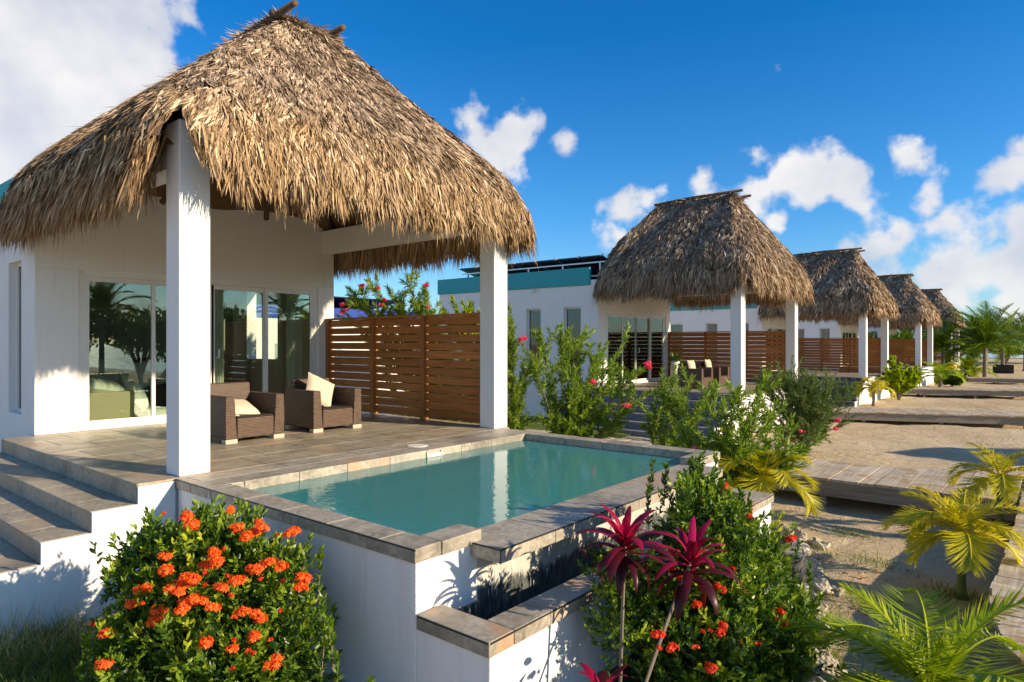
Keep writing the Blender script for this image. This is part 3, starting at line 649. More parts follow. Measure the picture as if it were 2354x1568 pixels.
# ------------------------------------------------------------------ buildings behind
def back_building(loc, w_, d_, h, band, label):
    t = thing('flat_roofed_building', loc, label, 'building'); x, y, z = loc
    b = MB(); b.box(x, x+w_, y, y+d_, z-1, z+h); b.build('wall', 'plaster', t, loc)
    b = MB(); b.box(x-0.06, x+w_+0.06, y-0.06, y+d_+0.06, z+h, z+h+0.5); b.build('parapet', band, t, loc)
    for k in range(3):
        b = MB(); xx = x+1+k*(w_-2)/3; b.box(xx, xx+0.9, y-0.02, y+0.02, z+1.2, z+2.3); b.build('window', 'window_glass', t, loc)
    for k in range(7):
        b = MB(); y0 = y-0.2+0.0; x0 = x+0.3+k*1.05
        V = [(x0, y0, z+h+1.0), (x0+1, y0, z+h+1.0), (x0+1, y0+3.2, z+h+0.55), (x0, y0+3.2, z+h+0.55)]; V += [(a, c_, e-0.04) for a, c_, e in V]
        b.add(V, [(0,1,2,3),(7,6,5,4),(4,5,1,0),(5,6,2,1),(6,7,3,2),(7,4,0,3)]); b.build('solar_panel', 'solar_cell', t, loc)
    return t
back_building((13.5, 24.5, -1.1), 9, 7, 3.35, 'blue_paint', 'building with a royal blue roof band seen between fence, pillar and thatch')
back_building((8.2, 27.5, -1.1), 5.5, 6, 3.9, 'teal_paint', 'distant building with pale teal roof band beyond the oleander by the house wall')

# ------------------------------------------------------------------ fences
def fence(label):
    o_ = (7.36, 8.6, 0.0); t = thing('slatted_fence', o_, label, 'fence', 'brown slatted screens between villas')
    x = 7.36; y0, y1 = 6.59, 10.595; H = 1.68; n_ = 12; ph = (H-0.06)/n_
    posts = [y1-0.06, 9.23, 7.95]
    for p in posts[1:]: b = MB(); b.box(x-0.06, x+0.05, p-0.045, p+0.045, 0.01, H-0.022); b.build('post', 'post_wood', t, o_, 0.004)
    b = MB(); b.box(x-0.05, x+0.05, y1-0.09, y1, 0.01, H-0.022); b.build('post', 'post_wood', t, o_, 0.004)
    b = MB(); b.box(x-0.05, x+0.05, y0, y0+0.07, 0.01, H-0.022); b.build('post', 'post_wood', t, o_, 0.004)
    ed = [y0+0.07, 7.905, 7.995, 9.185, 9.275, y1-0.09]
    for i in range(n_):
        z0 = 0.045+i*ph; b = MB()
        for a, c_ in ((ed[0], ed[1]), (ed[2], ed[3]), (ed[4], ed[5])): b.box(x-0.015, x+0.015, a, c_, z0+random.uniform(-.003, .003), z0+ph-0.016+random.uniform(-.004, .004))
        b.build('board', 'fence_wood', t, o_, 0.003)
    b = MB(); b.box(x-0.06, x+0.06, y0, y1, H-0.02, H+0.015); b.build('top_rail', 'fence_wood', t, o_, 0.003)
    return t
FL = ['nearest brown slatted wood fence, between the near house wall and the right-hand pillar', 'brown slatted wood fence on the second villa terrace behind its wicker chairs',
      'brown slatted wood fence on the third villa terrace', 'brown slatted wood fence on the fourth villa terrace', 'brown slatted wood fence on the farthest villa terrace']
f1 = fence(FL[0])
for k in range(1, 5):
    c = copy_tree(f1); c.location.x += 14*k; c.location.z += DZ[k]; c['label'] = FL[k]
    if k > 1: c.location.z += 0.0

# ------------------------------------------------------------------ pool
po = (5.0, 4.4, -1.05)
pool = thing('plunge_pool', po, 'raised white plunge pool with slate coping and teal water', 'pool')
b = MB(); zc = -0.092
b.box(2.725, 2.90, 3.02, 6.243, -1.6, zc)                 # left wall
b.box(2.90, 7.13, 5.68, 6.243, -1.6, zc)                   # wall on the terrace side
b.box(7.13, 7.33, 3.02, 6.243, -1.6, zc)
b.box(2.90, 3.28, 3.02, 3.19, -1.6, zc); b.box(6.78, 7.13, 3.02, 3.19, -1.6, zc)
b.build('wall', 'pool_plaster', pool, po, 0.008)
b = MB(); b.box(3.28, 6.78, 3.02, 3.16, -1.6, -0.165); b.build('overflow_wall', 'wet_wall', pool, po)
b = MB(); b.box(2.725, 2.90, 2.42, 3.018, -1.6, -0.478); b.box(2.90, 7.13, 2.42, 2.61, -1.6, -0.478); b.box(7.13, 7.31, 2.42, 3.018, -1.6, -0.478)
b.build('trough_wall', 'pool_plaster', pool, po, 0.008)
b = MB(); b.box(2.902, 7.128, 2.612, 3.017, -1.2, -0.86)
b.build('trough_floor', 'dark_metal', pool, po)
b = MB(); b.box(2.903, 3.28, 3.0, 3.0185, -0.86, -0.48); b.box(2.9, 2.905, 2.612, 3.0, -0.86, -0.48); b.box(2.902, 7.128, 2.609, 2.612, -0.86, -0.48); b.build('trough_lining', 'wet_wall', pool, po)
# basin
b = MB(); b.box(2.90, 7.13, 3.16, 5.68, -0.95, -0.85); b.box(2.902, 2.91, 3.19, 5.68, -1.25, -0.093); b.box(7.12, 7.128, 3.19, 5.68, -1.25, -0.093)
b.box(2.91, 7.12, 5.67, 5.68, -1.25, -0.093); b.box(3.28, 6.78, 3.161, 3.17, -1.25, -0.166); b.box(2.91, 3.28, 3.191, 3.2, -1.25, -0.093); b.box(6.78, 7.12, 3.191, 3.2, -1.25, -0.093)
b.box(2.91, 7.12, 5.27, 5.67, -0.85, -0.30)
b.build('basin', 'basin', pool, po)
def cope(b, x0, x1, y0, y1, z1, th=0.09, step=0.56, axis='y', off=0.14):
    a0, a1 = (y0, y1) if axis == 'y' else (x0, x1); e = [a0]; q = a0+off
    while q < a1-0.06:
        if q > a0+0.06: e.append(q)
        q += step
    e.append(a1)
    for i in range(len(e)-1):
        if axis == 'y': b.box(x0, x1, e[i]+0.002, e[i+1]-0.002, z1-th, z1)
        else: b.box(e[i]+0.002, e[i+1]-0.002, y0, y1, z1-th, z1)
b = MB()
cope(b, 2.705, 2.925, 3.002, 5.66, 0.0, off=0.34); cope(b, 2.705, 3.29, 2.992, 3.0, 0.0) if False else None
cope(b, 2.925, 3.292, 2.995, 3.205, 0.0, axis='x', off=0.8)
cope(b, 2.705, 7.35, 5.662, 5.96, 0.0, axis='x', off=0.35); cope(b, 2.705, 7.35, 5.964, 6.265, 0.0, axis='x', off=0.1, step=0.9)
cope(b, 7.105, 7.35, 3.002, 5.66, 0.0, off=0.3)
cope(b, 6.72, 7.103, 2.995, 3.205, 0.0, axis='x', off=0.8)
b.build('coping', 'coping_slate', pool, po, 0.006)
b = MB(); cope(b, 3.2, 6.80, 2.75, 3.195, -0.072, axis='x', off=0.6, step=0.6, th=0.092); b.build('overflow_ledge', 'coping_slate', pool, po, 0.006)
for q_ in [(3.2, 6.8, 2.7465, 2.752, -0.080, -0.0695), (3.197, 3.2025, 2.752, 2.99, -0.080, -0.0695), (3.1965, 3.203, 2.7465, 2.752, -0.164, -0.0805),
           (2.7015, 2.7065, 3.0, 6.26, -0.012, -0.004), (2.697, 2.7025, 2.41, 2.98, -0.402, -0.392), (2.71, 7.33, 2.3965, 2.402, -0.402, -0.392)]:
    b = MB(); b.box(*q_); b.build('edge_trim', 'seal', pool, po)
b = MB(); cope(b, 2.70, 2.915, 2.40, 2.99, -0.388, th=0.09, off=0.6)
cope(b, 2.917, 7.12, 2.40, 2.615, -0.388, axis='x', off=0.35); cope(b, 7.122, 7.34, 2.40, 2.99, -0.388, off=0.8)
b.build('trough_coping', 'coping_slate', pool, po, 0.006)
b = MB(); b.add([(2.91,3.19,-0.088),(7.12,3.19,-0.088),(7.12,5.67,-0.088),(2.91,5.67,-0.088)], [(0,1,2,3)]); b.build('water', 'pool_water', pool, po)
b = MB(); b.add([(2.91,2.61,-0.80),(7.12,2.61,-0.80),(7.12,3.016,-0.80),(2.91,3.016,-0.80)], [(0,1,2,3)]); b.build('trough_water', 'clear_water', pool, po)
b = MB(); b.tube([(5.43, 5.99, 0.0005), (5.43, 5.99, 0.006), (5.43, 5.99, 0.008)], [0.125, 0.125, 0.115], 28); b.build('skimmer_lid', 'skimmer', pool, po, smooth=False)
b = MB(); b.box(5.28, 5.50, 5.645, 5.661, -0.085, -0.045); b.box(5.27, 5.285, 5.64, 5.661, -0.085, -0.02); b.box(5.495, 5.51, 5.64, 5.661, -0.085, -0.02); b.build('skimmer_mouth', 'skimmer', pool, po)
# falling water: thin irregular streaks under the ledge
b = MB(); nS = 150; xx = rng.uniform(3.3, 6.75, nS); zz = rng.uniform(-0.5, -0.17, nS)
Pp = np.stack([xx, 2.90+0.1*rng.random(nS), zz], 1)
b.blades(Pp, np.tile([0, 0, -1.0], (nS, 1)), np.tile([1.0, 0, 0], (nS, 1)), rng.uniform(0.02, 0.09, nS), rng.uniform(0.002, 0.005, nS))
o = b.build('falling_water', 'white_cloth', pool, po); o['kind'] = 'stuff'
# pool light and a submerged stone-coloured drain cover
b = MB(); b.tube([(6.35, 3.75, -0.849), (6.35, 3.75, -0.83)], [0.16, 0.15], 20); b.build('drain_cover', 'skimmer', pool, po)

# ------------------------------------------------------------------ wicker chairs and cushions
def chair(loc, rot, label, group='brown wicker armchairs on the terraces'):
    o_ = (0, 0, 0); t = thing('wicker_armchair', loc, label, 'armchair', group); t.rotation_euler = (0, 0, rot)
    w_, d_ = 0.80, 0.76; zb, za, zs, zk = 0.055, 0.575, 0.30, 0.71
    b = MB()
    # side profile arms, slightly flared inwards like the photo
    for sgn in (0, 1):
        x0, x1 = (0, 0.15) if sgn == 0 else (w_-0.15, w_)
        xi0, xi1 = (0.15, 0.115) if sgn == 0 else (w_-0.15, w_-0.115)
        lo = [(0, 0), (0.0, d_), ] 
        if sgn == 0: V = [(0,0,zb),(0.15,0,zb),(0.15,d_,zb),(0,d_,zb),(0,0,za),(0.115,0,za),(0.115,d_,za),(0,d_,za)]
        else: V = [(w_-0.15,0,zb),(w_,0,zb),(w_,d_,zb),(w_-0.15,d_,zb),(w_-0.115,0,za),(w_,0,za),(w_,d_,za),(w_-0.115,d_,za)]
        b = MB(); b.add(V, [(0,3,2,1),(4,5,6,7),(0,1,5,4),(1,2,6,5),(2,3,7,6),(3,0,4,7)])
        b.build('armrest', 'wicker', t, o_, 0.012)
    b = MB(); b.box(0.15, w_-0.15, 0.002, d_-0.17, zb+0.002, zs); b.build('seat_base', 'wicker', t, o_, 0.010)
    b = MB(); V = [(0.125, d_-0.17, zb), (w_-0.125, d_-0.17, zb), (w_-0.125, d_, zb), (0.125, d_, zb), (0.10, d_-0.09, zk), (w_-0.10, d_-0.09, zk), (w_-0.10, d_+0.03, zk), (0.10, d_+0.03, zk)]
    b.add(V, [(0,3,2,1),(4,5,6,7),(0,1,5,4),(1,2,6,5),(2,3,7,6),(3,0,4,7)]); b.build('backrest', 'wicker', t, o_, 0.012)
    b = MB(); b.box(0.155, w_-0.155, 0.012, d_-0.18, zs, zs+0.025); b.build('seat', 'dark_cloth', t, o_, 0.01)
    for x in (0.0, w_-0.15):
        for y in (0.0, d_-0.12): b = MB(); b.box(x-0.004, x+0.15, y-0.004, y+0.1, 0.0, zb-0.002); b.build('foot', 'foot', t, o_, 0.003)
    return t
def cushion(loc, rot, label, sx=0.46, sy=0.44, th=0.15, name='cushion', mat='pillow', tagflap=False, group=None):
    b = MB(); n_ = 17; V = []; Fs = []
    for side in (1, -1):
        for j in range(n_):
            for i in range(n_):
                a, c_ = i/(n_-1)*2-1, j/(n_-1)*2-1
                e = max(0, 1-abs(a)**3.2)*max(0, 1-abs(c_)**3.2); pin = 1-0.07*(1-abs(a))*abs(c_)**2-0.0
                px = a*sx/2*(1-0.06*(1-c_*c_)*abs(a)); py = c_*sy/2*(1-0.06*(1-a*a)*abs(c_))
                V.append((px, py, side*(th/2*e**0.55)+0.006*math.sin(a*7+c_*5)*e))
    for sd in (0, 1):
        for j in range(n_-1):
            for i in range(n_-1):
                q = sd*n_*n_+j*n_+i; f = (q, q+1, q+n_+1, q+n_); Fs.append(f if sd == 0 else f[::-1])
    b.add(V, Fs, 0.5)
    if tagflap: b.box(-sx*0.42, -sx*0.30, -sy/2-0.05, -sy/2, -0.004, 0.004)
    o = b.build(name, mat, None, (0, 0, 0), smooth=True); o.location = loc; o.rotation_euler = rot
    tag(o, label, 'cushion', group); return o
chair((4.00, 7.86, 0), 0.02, 'brown wicker armchair nearest the left pillar, cushion lying on its seat')
chair((5.28, 7.93, 0), -0.02, 'brown wicker armchair closer to the fence, cushion propped in its corner')
cushion((4.31, 8.14, 0.412), (R(22), R(6), R(6)), 'beige cushion lying low on the seat of the left armchair', 0.44, 0.40, 0.15, tagflap=True)
cushion((5.60, 8.26, 0.55), (R(62), R(26), R(-8)), 'beige cushion propped on a corner in the right armchair', 0.46, 0.44, 0.16)
chair((18.0, 7.9, DZ[1]), 0.0, 'dark wicker armchair on the second villa terrace, left of the pillar')
chair((19.25, 7.9, DZ[1]), 0.0, 'dark wicker armchair on the second villa terrace, partly hidden by the pillar')
cushion((18.42, 8.40, 0.53), (R(78), 0, 0), 'beige cushion upright in the left armchair of the second villa', 0.42, 0.40, 0.14)
cushion((19.62, 8.40, 0.53), (R(78), 0, R(5)), 'beige cushion upright in the half-hidden armchair of the second villa', 0.44, 0.40, 0.14)
# dark potted plant behind those chairs
tp = thing('potted_plant', (19.2, 9.3, DZ[1]), 'dark-leaved plant in a pale pot behind the second villa armchairs', 'plant')
b = MB(); b.tube([(19.2, 9.3, DZ[1]), (19.2, 9.3, DZ[1]+0.3), (19.2, 9.3, DZ[1]+0.75)], [0.12, 0.15, 0.13], 14); b.build('pot', 'white_cloth', tp, (19.2, 9.3, DZ[1]), smooth=True)
b = MB(); k = 26; dd = unit(rng.normal(size=(k, 3))*[1, 1, 0.5]+[0, 0, 0.7]); b.blades(np.tile([19.2, 9.3, DZ[1]+0.72], (k, 1)), dd, unit(np.cross(dd, rv(k))), 0.34, 0.07, rnd=rng.random(k)*0.3, midw=1.2); b.build('foliage', 'dark_leaf', tp, (19.2, 9.3, DZ[1]))

for k_, (xa, xb) in enumerate([(5.3, 5.55), (6.75, 7.05)]):
    B = MB(); n_ = 16; V = []
    for q in range(n_+1): V += [(xa+(xb-xa)*q/n_, 11.0+0.03*math.sin(q*1.9), 0.03), (xa+(xb-xa)*q/n_, 11.0+0.03*math.sin(q*1.9+0.3), 2.6)]
    B.add(V, [(2*q, 2*q+2, 2*q+3, 2*q+1) for q in range(n_)]); o = B.build('curtain', 'white_cloth', None, (xa, 11.0, 0)); tag(o, ['white curtain gathered behind the third glass door panel', 'white curtain gathered at the right end of the glass doors'][k_], 'curtain')
# furniture behind the glass of the near villa
t = thing('ottoman', (3.75, 11.35, 0), 'beige block seat just behind the left glass door panel', 'ottoman')
b = MB(); b.box(3.45, 4.2, 11.1, 11.6, 0.05, 0.50); b.build('seat_block', 'beige_cloth', t, (3.75, 11.35, 0), 0.03)
b = MB(); b.box(3.5, 3.6, 11.15, 11.5, 0, 0.048); b.box(4.05, 4.15, 11.15, 11.5, 0, 0.048); b.build('feet', 'dark_metal', t, (3.75, 11.35, 0))
t = thing('daybed', (4.9, 12.7, 0), 'dark daybed in the shaded room behind the left glass doors', 'daybed')
b = MB(); b.box(3.7, 6.2, 12.2, 13.3, 0.0, 0.45); b.build('frame', 'dark_cloth', t, (4.9, 12.7, 0), 0.03)
b = MB(); b.box(3.7, 6.2, 13.3, 13.5, 0.0, 0.95); b.build('backrest', 'dark_cloth', t, (4.9, 12.7, 0), 0.03)
for i, (x, y, z, rx, ry, rz_, s_, lb) in enumerate([(3.72,11.35,0.62,20,10,20,0.75,'rumpled white duvet heaped on the beige block seat'),
    (4.35,11.55,0.42,60,30,40,0.7,'white duvet end hanging off the beige block seat'),
    (4.25,12.4,0.72,50,10,-20,0.75,'white pillow leaning at the left of the dark daybed'),
    (4.95,12.5,0.70,60,-10,10,0.7,'white pillow leaning at the middle of the dark daybed'),
    (4.55,11.15,0.09,4,0,10,0.6,'white pillow lying on the floor behind the left glass door')]):
    cushion((x, y, z), (R(rx), R(ry), R(rz_)), lb, s_, s_*0.75, 0.24, 'pillow', 'white_cloth')
t = tag(MB().box(6.25, 6.36, 12.6, 12.9, 0, 2.6).build('wooden_post', 'door_wood', None, (0, 0, 0)), 'brown wooden post inside the room behind the right glass doors', 'post')

# ------------------------------------------------------------------ boardwalks
def walk(label, fn, s0, s1, zt_, wdt=1.5, flare=None, group='weathered boardwalks across the sand', pl=0.19, kind='y'):
    """planks across a path; fn(s) -> near edge, normal; s runs along the path"""
    mid = fn((s0+s1)/2); o_ = (float(mid[0]), float(mid[1]), zt_)
    root = thing('boardwalk', o_, label, 'boardwalk', group)
    b = MB(); s_ = s0; fa = []; fb = []
    while s_ < s1:
        e = min(s_+pl, s1)
        x0, y0, nx0, ny0 = fn(s_+0.004); x1, y1, nx1, ny1 = fn(e-0.004)
        w0 = wdt+(flare(s_) if flare else 0); w1 = wdt+(flare(e) if flare else 0)
        jt = random.uniform(-0.012, 0.012); dz = random.uniform(-0.004, 0.004)
        poly = [(x0-nx0*(0.03+jt), y0-ny0*(0.03+jt)), (x0+nx0*w0, y0+ny0*w0), (x1+nx1*w1, y1+ny1*w1), (x1-nx1*(0.03+jt), y1-ny1*(0.03+jt))]
        a = sum(poly[i][0]*poly[(i+1) % 4][1]-poly[(i+1) % 4][0]*poly[i][1] for i in range(4))
        if a < 0: poly = poly[::-1]
        b.prism(poly, zt_-0.038+dz, zt_+dz, random.random()); s_ = e
    b.build('planks', 'deck_wood', root, o_, 0.003)
    for off in (0.0, 1.0):
        b = MB(); k = int((s1-s0)/0.5)+1; ss = np.linspace(s0, s1, k+1); L1 = []; 
        for q in ss:
            x, y, nx_, ny_ = fn(q); w0 = (wdt+(flare(q) if flare else 0))*off
            x += nx_*(w0-(0.05 if off else 0)); y += ny_*(w0-(0.05 if off else 0)); L1 += [(x, y), (x+nx_*0.04, y+ny_*0.04)]
        V = [(x, y, z) for x, y in L1 for z in (zt_-0.25, zt_-0.040)]; Fs = []
        for i in range(k):
            a, c_ = 4*i, 4*(i+1); Fs += [(a, c_, c_+1, a+1), (a+3, c_+3, c_+2, a+2), (a+1, c_+1, c_+3, a+3), (a+2, c_+2, c_, a)]
        Fs += [(0, 1, 3, 2), (4*k+2, 4*k+3, 4*k+1, 4*k)]
        b.add(V, Fs); b.build('side_board', 'side_wood', root, o_)
    q = s0+0.3
    while q < s1:
        x, y, nx_, ny_ = fn(q)
        for o2 in (0.12, wdt-0.15):
            b = MB(); xx, yy = x+nx_*o2, y+ny_*o2; b.box(xx-0.05, xx+0.05, yy-0.05, yy+0.05, float(gz(xx))-0.1, zt_-0.042); b.build('post', 'side_wood', root, o_)
        q += 1.9
    return root
def branch(x0, a):
    def fn(s):
        x = x0-a*(max(s, 1)-1)*(1.0 if s < 6 else 1.0); dx = -a if s > 1 else 0
        n = math.hypot(1, dx); return x, s, 1/n, -dx/n
    return fn
walk('wide weathered boardwalk crossing the sand just behind the near pool', branch(10.0, 0.0), 0.42, 14, -0.66, 1.5, lambda s: 1.6*max(0, (2.3-s)/1.9)**2)
walk('second weathered boardwalk from the front, leading to the stained villa stairs', branch(23.8, 0.42), 0.5, 8.5, -0.86, 1.5, lambda s: 0.9*max(0, (2.3-s)/1.9)**2)
walk('third weathered boardwalk from the front, passing before the fourth villa', branch(37.4, 0.35), 0.8, 8.5, -0.92, 1.6)
walk('farthest weathered boardwalk, thin strip in front of the tall coconut palm', branch(50.4, 0.2), 0.8, 10, -0.95, 1.6)
PE = np.array([(3.0,-1.5),(3.7,-0.75),(4.5,-0.12),(5.25,0.26),(5.84,0.36),(6.36,0.40),(7.07,0.38),(9,0.36),(12,0.36),(16,0.36)])
cl = np.concatenate([[0], np.cumsum(np.linalg.norm(np.diff(PE, axis=0), axis=1))])
def prom(s):
    x, y = np.interp(s, cl, PE[:, 0]), np.interp(s, cl, PE[:, 1]); e = 0.35
    dx = np.interp(s+e, cl, PE[:, 0])-np.interp(s-e, cl, PE[:, 0]); dy = np.interp(s+e, cl, PE[:, 1])-np.interp(s-e, cl, PE[:, 1]); n = math.hypot(dx, dy)
    return float(x), float(y), dy/n, -dx/n
walk('curving boardwalk at the right edge of the photo beside the yellow palms', prom, 0, float(cl[-1]), -0.66, 1.6)

# ------------------------------------------------------------------ vegetation
def palm(loc, h, nf, L, mat, label, group=None, lean=(0, 0), stem=0.05, sep=True, nl=34, lw=0.035, ll=0.32, el0=(0.2, 1.35), droop=0.9, bark='palm_bark', wind=0.0, name='palm', seed=0, ups=0):
    rg = np.random.default_rng(seed+int(loc[0]*100))
    z0 = float(gz(loc[0])) if len(loc) < 3 else loc[2]; o_ = (loc[0], loc[1], z0)
    t = thing(name, o_, label, 'palm', group)
    tp_ = np.array([loc[0]+lean[0], loc[1]+lean[1], z0+h])
    b = MB(); pts = []; rad = []; K = 14 if h > 1.5 else 6
    for k in range(K+1):
        f = k/K; pts.append((loc[0]+lean[0]*f**1.6, loc[1]+lean[1]*f**1.6, z0-0.05+(h+0.05)*f)); rad.append(stem*(1.5-0.55*f**0.35 if f < 1 else 0.8)*(1+0.07*(k % 2))*(1.5 if k == 0 else 1))
    b.tube(pts, rad, 10); b.build('trunk', bark, t, o_, smooth=True)
    allb = MB() if not sep else None
    for q in range(nf):
        a = q*2.39996+rg.uniform(-0.25, 0.25); e0 = el0[0]+(el0[1]-el0[0])*((q+0.5)/nf)**0.9; Lf = L*rg.uniform(0.82, 1.08)*(0.85 if q > nf-3 else 1)
        K2 = 16; p = tp_.copy(); pts = [p.copy()]; e = e0; hd = np.array([math.cos(a), math.sin(a)])
        for k in range(K2):
            dv = np.array([hd[0]*math.cos(e), hd[1]*math.cos(e), math.sin(e)])+np.array([-0.55, 0.45, 0])*wind*(k/K2); dv /= np.linalg.norm(dv)
            p = p+dv*Lf/K2; pts.append(p.copy()); e -= droop*2.0/K2*(0.35+k/K2)*(1.25-0.4*(e0 > 1))
        pts = np.array(pts); B = allb if allb else MB()
        B.tube(pts.tolist(), list(np.linspace(0.014, 0.003, K2+1)*max(0.8, L)*(1 if L < 2 else 0.9)), 4, 0.75)
        f = np.linspace(0.14, 0.995, nl); fi = f*K2; i0 = np.minimum(fi.astype(int), K2-1); fr_ = (fi-i0)[:, None]
        C = pts[i0]*(1-fr_)+pts[i0+1]*fr_; Dr = unit(pts[i0+1]-pts[i0]); side = unit(np.cross(Dr, [0, 0, 1.0])+1e-6); upv = unit(np.cross(side, Dr))
        tone = rg.uniform(-0.12, 0.12)
        for sg in (1, -1):
            ang = (0.95-0.65*f)[:, None]+rg.normal(size=(nl, 1))*0.06
            dl = unit(side*sg*np.sin(ang+0.25)+Dr*np.cos(ang+0.1)+upv*(0.32-0.25*f[:, None]))
            ln = Lf*ll*(np.sin(math.pi*np.clip(f*0.86+0.13, 0, 1))**0.6)*rg.uniform(0.85, 1.1, nl)
            wv = unit(np.cross(dl, upv)+0.45*upv*sg); lift = np.zeros((nl, 3)); lift[:, 2] = -ln*(0.16+0.22*droop*rg.random(nl)); lift += np.array([-0.16, 0.13, 0])*wind*ln[:, None]
            B.blades(C, dl, wv, ln, lw*(0.7+0.3*np.sin(math.pi*f)), lift, np.clip(rg.normal(0.5, 0.18, nl)+tone+0.25*(f > 0.93), 0, 1), mid=0.45)
        if sep: B.build('frond', mat, t, o_)
    if allb: allb.build('crown', mat, t, o_)
    return t

palm((8.35, 2.85), 0.62, 13, 0.80, 'yellow_frond', 'small yellow palm behind the far end of the pool trough', 'small yellow palms in the sand', lean=(-0.05, 0), stem=0.03, nl=46, lw=0.017, ll=0.42, el0=(-0.1, 1.2), droop=0.8, bark='green_stem', wind=0.5, seed=3)
palm((7.22, 0.70), 0.58, 15, 0.66, 'yellow_frond', 'yellow palm standing alone in the sand on a slim green stem', 'small yellow palms in the sand', stem=0.032, nl=46, lw=0.017, ll=0.42, el0=(-0.15, 1.35), droop=0.85, bark='green_stem', wind=0.3, seed=5)
palm((4.42, 0.58), 0.30, 13, 0.86, 'green_frond', 'low green palm in the bottom right corner with long upright fronds', stem=0.04, nl=52, lw=0.019, ll=0.40, el0=(0.1, 1.35), droop=0.65, bark='green_stem', wind=0.5, seed=9)
palm((9.45, 0.55), 0.75, 12, 0.62, 'yellow_frond', 'yellow palm cut off by the right edge beside the boardwalk', 'small yellow palms in the sand', stem=0.03, nl=44, lw=0.017, ll=0.42, el0=(-0.1, 1.3), droop=0.9, bark='green_stem', seed=12)
# far coconut palms
G_ = 'coconut palms at the far end of the row'
def coco(x, y, h, label, L=2.4, seed=0, wind=0.9, mat='coconut_frond', nf=19, lean=(0, 0), stem=0.12): return palm((x, y), h, nf, L, mat, label, G_, lean=lean, stem=stem, sep=False, nl=64, lw=0.05, ll=0.30, el0=(0.12, 1.5), droop=0.66, wind=wind, name='coconut_palm', seed=seed)
coco(56.2, 4.1, 2.15, 'tallest coconut palm, bare grey trunk on a sand mound right of the villas', 3.7, 1, 1.0, nf=30)
coco(54.5, 6.35, 1.9, 'dark coconut palm against the last villa terrace, left of the tallest palm', 2.4, 2, 0.8)
coco(68.7, 3.8, 2.0, 'stout coconut palm growing from a dark wooden planter', 3.9, 3, 1.0, nf=22)
coco(74.0, 2.5, 2.6, 'coconut palm half cut by the right edge of the photo', 4.0, 4, 0.9)
coco(72.0, 6.5, 2.4, 'coconut palm in the dim background right behind the tallest one', 2.8, 5, 0.9)
coco(84.0, 6.0, 2.8, 'distant coconut palm near the horizon at the right', 2.8, 14, 0.9)
coco(66.0, 10.2, 2.0, 'coconut palm rising behind the last villa pillars', 2.6, 6, 0.9)
coco(52.4, 8.9, 1.7, 'green coconut palm above the fourth villa fence', 2.2, 7, 0.8)
coco(51.0, 10.5, 1.6, 'dark coconut palm partly seen between the third villa pillars', 2.2, 8, 0.8)
SG = 'small young palms in front of the villas'
palm((29.4, 5.75), 0.75, 11, 0.95, 'yellow_frond', 'young palm on a thin stem beside the white stair wall of the third villa', SG, stem=0.05, sep=False, nl=24, lw=0.05, ll=0.4, el0=(0.0, 1.2), droop=0.9, wind=0.8, seed=21)
palm((44.4, 5.3), 0.6, 12, 1.5, 'green_frond', 'bushy young palm at the corner of the fourth villa', SG, stem=0.07, sep=False, nl=26, lw=0.06, ll=0.4, el0=(0.2, 1.3), droop=0.9, wind=0.4, seed=22)
palm((58.3, 5.2), 0.3, 18, 2.0, 'green_frond', 'bright rounded palm shrub right of the last villa terrace', SG, stem=0.08, sep=False, nl=30, lw=0.07, ll=0.35, el0=(0.2, 1.4), droop=0.8, wind=0.2, seed=23)
palm((52.6, 6.0), 0.9, 8, 1.3, 'yellow_frond', 'yellowish palm in front of the last villa stairs', SG, stem=0.06, sep=False, nl=26, lw=0.06, ll=0.38, el0=(-0.1, 0.9), droop=1.1, wind=0.6, seed=24)
# palms on the beach side, seen mirrored in the glass doors
for i, (x, y, h, lb) in enumerate([(9.5, -17, 4.2, 'coconut palm on the beach side, mirrored in the leftmost glass door'), (13.2, -18, 3.8, 'coconut palm on the beach side, mirrored beside the first one'), (23, -16, 4.0, 'coconut palm on the beach side, mirrored in the rightmost glass door')]):
    coco(x, y, h, lb, 2.8, 30+i, 0.6)

